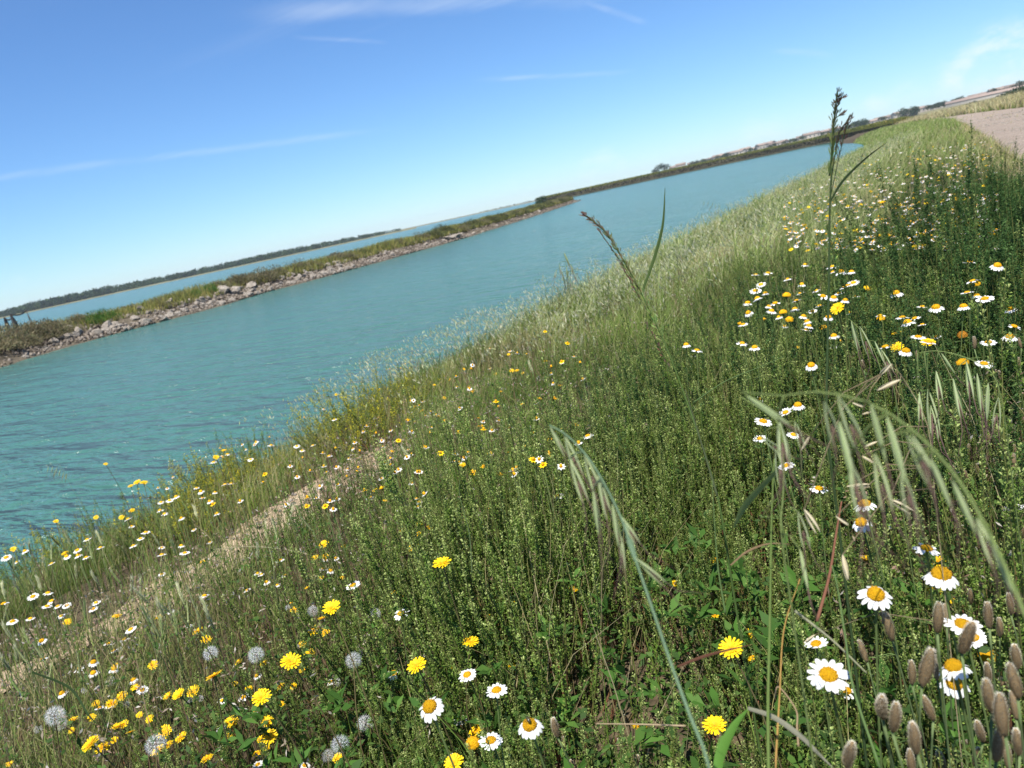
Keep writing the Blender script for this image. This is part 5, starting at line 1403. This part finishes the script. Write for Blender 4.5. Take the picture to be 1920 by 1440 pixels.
# ---- wild oats
def spikelet(g, p, d, Lg, cg=(0.17, 0.24, 0.09), cw=(0.46, 0.48, 0.38), awn=1.0, r=random, open_=0.16, mi=0):
    """two boat shaped papery glumes round a hidden grain, with two bent awns"""
    d = Vector(d).normalized(); s = d.orthogonal().normalized(); s = (s * math.cos(r.uniform(0, 6.28)) + d.cross(s) * math.sin(r.uniform(0, 6.28))).normalized(); u = d.cross(s)
    for sg in (-1, 1):
        V = []; C = []; nr, nc = 8, 5
        for i in range(nr):
            t = i / (nr - 1); w = Lg * (0.048 if awn else 0.10) * math.sin(math.pi * min(1, t * 0.97 + .03)) ** 0.7 * (1 - .35 * t)
            for j in range(nc):
                q = (j / (nc - 1) - .5) * 2; off = u * sg * (Lg * open_ * 0.5 * math.sin(t * 1.9) + w * 0.9 * (1 - q * q)) + s * q * w
                V.append(p + d * (Lg * t) + off); e = abs(q); C.append(tuple(a * (1 - e) + b * e for a, b in zip(cg, cw)) if (j % 2 == 0) else cw)
        g.add(V, [(i * nc + j, i * nc + j + 1, (i + 1) * nc + j + 1, (i + 1) * nc + j) for i in range(nr - 1) for j in range(nc - 1)], np.array(C), mi)
    if awn:
        for sg in (-1, 1):
            a0 = p + d * Lg * .5; k1 = a0 + d * Lg * .55 * awn + u * sg * Lg * .12; k2 = k1 + (d + u * sg * r.uniform(.3, .9) + s * r.uniform(-.4, .4)).normalized() * Lg * .6 * awn
            g.tube([a0, k1, k2], [Lg * .016, Lg * .012, Lg * .004], (0.16, 0.10, 0.085), 4, mi)


def smooth(P, n=24):
    P = [Vector(p) for p in P]; out_ = []
    lens = sorted((b - a).length for a, b in zip(P, P[1:])); lim = max(lens[len(lens) // 2] * 1.3, 1e-4); P2 = [P[0]]
    for a, b in zip(P, P[1:]):
        k = max(1, min(12, int(math.ceil((b - a).length / lim))))
        P2 += [a.lerp(b, (j + 1) / k) for j in range(k)]
    P = P2
    Q = [P[0] * 2 - P[1]] + P + [P[-1] * 2 - P[-2]]
    for i in range(1, len(Q) - 2):
        for k in range(n // (len(P) - 1) + 1):
            t = k / (n // (len(P) - 1) + 1); a, b, c, d = Q[i - 1], Q[i], Q[i + 1], Q[i + 2]
            out_.append(0.5 * ((2 * b) + (c - a) * t + (2 * a - 5 * b + 4 * c - d) * t * t + (3 * b - a - 3 * c + d) * t ** 3))
    return out_ + [P[-1]]


def ground_under(p, dx=0.0, dy=0.0):
    return Vector((p.x + dx, p.y + dy, float(gz(p.x + dx, p.y + dy)) - 0.02))


def rel(P, o): return [Vector(p) - o for p in P]


def oat_plant(label, culm, spk, r0=0.0013, blades_=(), col=(0.16, 0.21, 0.07), dry=False, cat='wild oat', name='wild_oat', colr=None):
    """culm: world points from the ground to the tip; spk: (hang point, direction, length)"""
    P = smooth(culm, 40); root = empty(name, P[0]); o = P[0]; n = len(P)
    g = Geo(); g.tube(rel(P, o), [r0 * (1 - .72 * i / n) for i in range(n)], col, 6); obj('culm', g, M_STEM, root, True)
    for bp, w in blades_:
        g = Geo(); B = smooth(bp, 16); m = len(B); g.strip(rel(B, o), [w * min(1, .5 + i / m) * (1 - (i / m) ** 2.5) for i in range(m)], (B[1] - B[0]).cross(FWD), col, 0, .25); obj('leaf', g, M_GRASS, root, True)
    for hp, d, Lg in spk:
        g = Geo(); hp = Vector(hp); near_ = min(P, key=lambda q: (q - hp).length)
        if (near_ - hp).length > 0.002:
            mid = near_.lerp(hp, .5) + Vector((0, 0, .15 * (near_ - hp).length)); g.tube(rel([near_, mid, hp], o), [.0005, .0004, .0004], col, 4)
        Lg *= 1.0 if dry else 1.3
        c1, c2 = ((0.50, 0.40, 0.22), (0.70, 0.62, 0.43)) if dry else ((0.16, 0.25, 0.07), (0.44, 0.50, 0.27))
        spikelet(g, hp - o, d, Lg, c1, c2, 0.0 if dry else 1.45); obj('spikelet', g, M_DRY, root, True)
    tag(root, label, cat); return root


def sp(px, py, qx, qy, t, k=1.0):
    """a spikelet seen hanging from one photo pixel to another at distance t"""
    a, b = pt(px, py, t), pt(qx, qy, t + random.uniform(-.004, .004)); return a, (b - a), (b - a).length * k


T1 = 0.36
culm = [ground_under(pt(1990, 1500, .33), .12, -.04), pt(1990, 1330, .31), pt(1905, 1110, .325), pt(1850, 990, .335), pt(1790, 890, .34), pt(1710, 805, .345), pt(1620, 752, .35), pt(1530, 735, .355), pt(1470, 742, .36), pt(1390, 735, .365)]
oat_plant('blurred drooping wild oat arching in from beyond the hares-tails, with the largest spikelets of all', culm,
          [sp(1571, 742, 1618, 850, .352, .78), sp(1545, 752, 1566, 820, .357), sp(1633, 758, 1660, 860, .347, .85), sp(1663, 782, 1712, 950, .345, .62), sp(1573, 790, 1608, 925, .352, .72), sp(1700, 815, 1745, 900, .343, .9), sp(1592, 860, 1622, 975, .352, .8), sp(1400, 742, 1465, 788, .365), sp(1460, 790, 1472, 860, .362), sp(1640, 850, 1665, 960, .347, .8), sp(1690, 880, 1716, 990, .343, .7), sp(1710, 815, 1768, 940, .343, .58), sp(1745, 860, 1800, 990, .341, .58), sp(1785, 900, 1850, 1040, .339, .58), sp(1830, 970, 1885, 1100, .336, .58), sp(1860, 1020, 1912, 1150, .333, .58)], 0.0011)
oat_plant('wild oat with a stout blue-green stem and pale spikelets bent towards the water', [ground_under(pt(1385, 1900, .45)), pt(1330, 1440, .405), pt(1262, 1255, .41), pt(1192, 1050, .42), pt(1160, 960, .425), pt(1110, 868, .43), pt(1065, 818, .435), pt(1030, 797, .44)],
          [sp(1030, 797, 1052, 838, .44, 1.1), sp(1058, 815, 1080, 872, .437, 1.1), sp(1068, 860, 1092, 925, .435), sp(1095, 850, 1118, 915, .432), sp(1120, 885, 1138, 955, .43), sp(1112, 920, 1122, 985, .43), sp(1148, 945, 1160, 1010, .428), sp(1162, 965, 1190, 1010, .427), sp(1165, 1005, 1168, 1062, .426, .9), sp(1190, 1045, 1235, 1085, .42)], 0.0015, [([pt(1192, 1050, .42), pt(1180, 1010, .43), pt(1172, 975, .44)], .002)], (0.13, 0.20, 0.12))
oat_plant('lower drooping wild oat between the tall stalk and the blurred oat', [ground_under(pt(1475, 1100, .52)), pt(1465, 1000, .52), pt(1470, 880, .52), pt(1462, 800, .52), pt(1430, 770, .52), pt(1390, 745, .52)],
          [sp(1462, 790, 1470, 858, .52, .9), sp(1425, 818, 1452, 838, .52, 1.4), sp(1455, 842, 1466, 905, .52, .9), sp(1490, 790, 1502, 830, .52), sp(1497, 960, 1516, 1040, .5, .7), sp(1500, 1030, 1520, 1130, .5, .6)], 0.0012, [([pt(1460, 880, .53), pt(1400, 945, .56), pt(1375, 990, .58)], .0028)])
husk = [ground_under(pt(1640, 900, .72), .02, .05), pt(1690, 860, .72), pt(1740, 790, .72), pt(1790, 730, .72), pt(1745, 662, .72), pt(1700, 650, .72)]
oat_plant('dead wild oat with papery straw coloured empty husks held out over the daisies', [ground_under(pt(1760, 880, .74)), pt(1740, 800, .72), pt(1700, 720, .71), pt(1675, 690, .7), pt(1655, 700, .7)],
          [sp(1672, 682, 1650, 702, .7), sp(1688, 712, 1643, 732, .7), sp(1598, 755, 1620, 763, .7), sp(1616, 777, 1634, 772, .7), sp(1518, 818, 1502, 845, .7), sp(1645, 828, 1620, 838, .7), sp(1616, 855, 1638, 868, .7), sp(1588, 912, 1632, 910, .7), sp(1668, 936, 1712, 962, .62), sp(1580, 1040, 1588, 1080, .62, 1.2), sp(1567, 968, 1592, 985, .65), sp(1528, 1190, 1460, 1245, .8, .3), sp(1508, 955, 1535, 1000, .6)], 0.0007, (), (0.30, 0.24, 0.14), True)
oat_plant('wild oat with a row of flat hanging green spikelets before the small hares-tails', [ground_under(pt(1700, 900, .9), .12, .1), pt(1880, 760, .86), pt(1860, 700, .85), pt(1815, 672, .85), pt(1760, 658, .85), pt(1720, 662, .85)],
          [sp(1812, 678, 1820, 735, .85), sp(1832, 700, 1840, 758, .85), sp(1853, 718, 1850, 775, .85), sp(1872, 745, 1868, 795, .85), sp(1755, 695, 1762, 740, .85), sp(1787, 710, 1800, 768, .85), sp(1740, 730, 1752, 800, .85), sp(1724, 735, 1726, 780, .85), sp(1745, 760, 1752, 812, .85), sp(1765, 662, 1790, 700, .85, .8)], 0.0010)
oat_plant('wild oat with slim green spikelets between the daisy drift and the leaning shrubs', [ground_under(pt(1660, 720, 1.05), .02, .05), pt(1650, 690, 1.0), pt(1630, 640, 1.0), pt(1600, 605, 1.0), pt(1590, 598, 1.0)],
          [sp(1596, 602, 1608, 648, 1.0), sp(1612, 612, 1628, 655, 1.0), sp(1640, 640, 1655, 672, 1.0), sp(1652, 655, 1668, 690, 1.0)], 0.0009)
oat_plant('pale wild oat standing clear against the water behind the leaning stalk', [ground_under(pt(1075, 570, 1.9)), pt(1070, 560, 1.9), pt(1066, 520, 1.9), pt(1058, 480, 1.9)],
          [sp(1058, 474, 1066, 494, 1.9), sp(1048, 495, 1052, 512, 1.9), sp(1062, 500, 1064, 518, 1.9), sp(1070, 495, 1074, 512, 1.9), sp(1044, 505, 1040, 520, 1.9), sp(1054, 510, 1058, 528, 1.9), sp(1075, 510, 1080, 524, 1.9), sp(1066, 520, 1070, 536, 1.9), sp(1100, 508, 1104, 524, 1.9)], .0011)
for (x0, y0), base_, lab in (((95, 872), (160, 960), 'slender wild oat over the water by the near corner'), ((322, 865), (328, 930), 'slender wild oat over the water above yellow bushes'), ((690, 655), (705, 720), 'slender wild oat over the water above the mustard bushes'), ((1325, 375), (1335, 430), 'faint wild oat over the water behind the tall stalk'), ((775, 665), (790, 735), 'slender wild oat beside the water near the narrow bare gap')):
    p, t = hit(base_[0], base_[1], .3)
    oat_plant(lab, [ground_under(p), p, pt((x0 + base_[0]) / 2 + 8, (y0 + base_[1]) / 2, t), pt(x0 + 14, y0 - 4, t), pt(x0 - 4, y0, t)], [sp(x0 + dx, y0 + dy, x0 + dx - 2, y0 + dy + max(7, 0.03 * F / t), t, .9) for dx, dy in ((-4, 2), (4, 2), (12, 4), (18, 8), (24, 14), (30, 16), (8, 10))], .0008, (), (0.16, 0.18, 0.10))


# ---- tall grass stalks
def bristle(g, p, d, l, w, col, n=7, r=random):
    for k in range(n):
        e = (Vector(d) + Vector((r.gauss(0, .25), r.gauss(0, .25), r.gauss(0, .25)))).normalized(); q = p + e * l * r.uniform(.1, .6); c = tuple(v * r.uniform(.75, 1.25) for v in col)
        g.strip([q, q + e * l * .3, q + e * l * .5], [w * .5, w, w * .15], e.orthogonal(), c, 0, .4)


def tall_stalk(label, stem, panicle, branches, blade_pts, r0, t, pcol, scol, nb=3):
    P = smooth(stem, 40); o = P[0]; root = empty('tall_grass_stalk', o); n = len(P)
    g = Geo(); g.tube(rel(P, o), [r0 * (1 - .6 * i / n) for i in range(n)], scol, 6); obj('culm', g, M_STEM, root, True)
    g = Geo(); Q = smooth(panicle, 44); g.tube(rel(Q, o), [r0 * .4] * len(Q), scol, 4); m = len(Q)
    for i in range(m - 1):
        d = (Q[i + 1] - Q[i]).normalized(); f = i / m; c = tuple(a * (1 - f) + b * f for a, b in zip((0.26, 0.34, 0.10), pcol)); bristle(g, Q[i] - o, d, .013 - .005 * f, .0006, c, nb)
    for br in branches:
        B = smooth(br, 16); g.tube(rel(B, o), [.0004] * len(B), scol, 4)
        for i in range(int(len(B) * .5), len(B) - 1): bristle(g, B[i] - o, (B[i + 1] - B[i]).normalized(), .009, .0006, pcol, 2)
    obj('panicle', g, M_DRY, root)
    for bp, w in blade_pts:
        g = Geo(); B = smooth(bp, 16); k = len(B); g.strip(rel(B, o), [w * min(1, .6 + i / k) * (1 - (i / k) ** 2.2) for i in range(k)], (B[1] - B[0]).cross(FWD), scol, 0, .3); obj('leaf', g, M_GRASS, root, True)
    tag(root, label, 'grass stalk'); return root


t = .80
tall_stalk('tallest straight grass stalk with a dark brown seed plume rising above the horizon', [ground_under(pt(1552, 860, t + .02)), pt(1551, 800, t + .01), pt(1552, 640, t), pt(1555, 480, t), pt(1556, 390, t), pt(1560, 310, t)], [pt(1555, 330, t), pt(1560, 285, t), pt(1563, 235, t), pt(1570, 172, t)],
           [[pt(1556, 360, t), pt(1566, 290, t), pt(1576, 245, t), pt(1590, 225, t)], [pt(1557, 370, t), pt(1572, 300, t), pt(1584, 250, t), pt(1592, 224, t)], [pt(1560, 260, t), pt(1566, 225, t), pt(1576, 215, t)], [pt(1562, 235, t), pt(1568, 205, t), pt(1576, 187, t)]],
           [([pt(1557, 378, t), pt(1580, 340, t), pt(1620, 300, t), pt(1664, 266, t - .01)], .0014)], .0019, t, (0.10, 0.06, 0.04), (0.045, 0.075, 0.028))
t = .86
tall_stalk('leaning grass stalk with a green plume tipped purple, bent over the water', [ground_under(pt(1365, 1010, t)), pt(1345, 930, t), pt(1292, 765, t), pt(1245, 640, t), pt(1205, 555, t)], [pt(1245, 640, t), pt(1205, 555, t), pt(1170, 490, t), pt(1135, 435, t), pt(1094, 401, t)],
           [[pt(1205, 555, t), pt(1170, 500, t), pt(1120, 428, t)], [pt(1230, 610, t), pt(1200, 560, t), pt(1165, 495, t)], [pt(1290, 760, t), pt(1255, 690, t), pt(1210, 600, t)]],
           [([pt(1205, 545, t + .03), pt(1228, 480, t + .05), pt(1243, 420, t + .06), pt(1247, 352, t + .07)], .0022)], .0018, t, (0.17, 0.09, 0.07), (0.07, 0.115, 0.03), 5)


# ---- loose stems and blades among the close flowers
def single_blade(label, P, w, col, tube=False, name='wild_grass'):
    Q = smooth(P, 24); o = Q[0]; g = Geo(); n = len(Q)
    if tube: g.tube(rel(Q, o), [w * (1 - .6 * i / n) for i in range(n)], col, 5)
    else: g.strip(rel(Q, o), [w * min(1, .6 + i / n) * (1 - (i / n) ** 2.5) for i in range(n)], (Q[1] - Q[0]).cross(FWD), col, 0, .3)
    ob = link(name, g.mesh(name, [M_STEM if tube else M_GRASS], True)); ob.location = o; tag(ob, label, 'grass')


GB = (0.085, 0.135, 0.045); TN = (0.34, 0.26, 0.14); RD = (0.17, 0.075, 0.045)
for lab, pts, t, w, c, tb, nm in (
        ('upright green grass stem crossing the shrubs just beside the big flat-faced daisy', [(1442, 1500), (1440, 1330), (1443, 1190), (1447, 960), (1452, 860)], .62, .0013, (0.09, 0.13, 0.035), True, 'wild_grass'),
        ('thin bent straw stem glowing orange before the big flat-faced daisy', [(1452, 1470), (1462, 1300), (1470, 1180), (1500, 1085)], .66, .0009, (0.33, 0.20, 0.06), True, 'dry_stalk'),
        ('thin kinked straw stem beside the orange one', [(1497, 1400), (1492, 1330), (1460, 1288), (1452, 1310)], .66, .0008, (0.28, 0.20, 0.12), True, 'dry_stalk'),
        ('broad bright green grass blade rising at the base of the small shrubs', [(1345, 1480), (1350, 1420), (1375, 1365), (1402, 1330)], .62, .0042, (0.10, 0.22, 0.035), False, 'wild_grass'),
        ('long bleached grass blade sloping down to the hares-tails', [(1402, 1328), (1450, 1345), (1500, 1380), (1562, 1440)], .63, .0022, (0.32, 0.31, 0.22), False, 'wild_grass'),
        ('reddish dry blade lying across a broad yellow hawkbit', [(1270, 1250), (1330, 1228), (1412, 1208)], .66, .0014, RD, False, 'dry_grass'),
        ('horizontal dry stem ending in a closed bud', [(1285, 1361), (1200, 1358), (1118, 1357)], .72, .0009, (0.30, 0.23, 0.14), True, 'dry_stalk'),
        ('long green stem slanting from the big flat-faced daisy up through the shrubs', [(1650, 1440), (1600, 1290), (1570, 1100), (1560, 1060)], .64, .0011, GB, True, 'wild_grass'),
        ('pale stalk slanting from the shrubs to the cluster of hares-tails', [(1490, 1145), (1560, 1200), (1625, 1262)], .66, .0012, (0.24, 0.24, 0.15), True, 'wild_grass'),
        ('curved dry grass tip arching over the shrubs beside the upright stem', [(1370, 1060), (1400, 1035), (1440, 1020), (1482, 1020)], .68, .0010, (0.34, 0.22, 0.12), False, 'dry_grass'),
        ('thin slanting green stem above the open shrub field', [(1300, 755), (1360, 715), (1420, 690), (1470, 668)], .9, .0008, GB, True, 'wild_grass'),
        ('dark stiff stem on the open shrubs below the leaning stalk', [(1345, 930), (1330, 880), (1300, 780), (1285, 730)], .8, .0012, (0.06, 0.075, 0.035), True, 'wild_grass'),
        ('upright thin stem in the shrubs behind the daisy with gaps', [(1360, 1150), (1345, 1050), (1335, 900)], .72, .0009, GB, True, 'wild_grass'),
        ('thin bleached stem bowed over the bare earth path', [(640, 1060), (560, 1035), (480, 1025), (400, 1030)], 2.6, .0016, (0.34, 0.32, 0.20), True, 'wild_grass'),
        ('dark upright stem in the shrubs behind the lone big yellow flower', [(885, 1075), (880, 1000), (862, 930), (862, 900)], 1.2, .0010, (0.06, 0.085, 0.035), True, 'wild_grass'),
        ('reddish dead stem standing in the shadows below the papery husks', [(1532, 1165), (1555, 1080), (1568, 1000), (1578, 940)], .74, .0016, RD, True, 'dry_stalk'),
        ('green blade crossing below the drifting clocks', [(60, 1260), (130, 1290), (165, 1340), (185, 1360)], 1.35, .0022, (0.06, 0.10, 0.035), False, 'wild_grass')):
    single_blade(lab, [pt(a, b, t) for a, b in pts], w, c, tb, nm)

# ---- the air over the lagoon
m, t_, N_, L_ = base_mat('haze_air'); o_ = N_('ShaderNodeOutputMaterial'); v_ = N_('ShaderNodeVolumePrincipled'); v_.inputs['Color'].default_value = (0.80, 0.88, 1.0, 1); v_.inputs['Density'].default_value = 0.00013; v_.inputs['Anisotropy'].default_value = 0.0
L_(v_.outputs[0], o_.inputs['Volume'])
g = Geo(); box(g, -3500, 3500, -700, 3700, -6, 40)
o = obj('haze', g, m); tag(o, kind='stuff')

label_all()
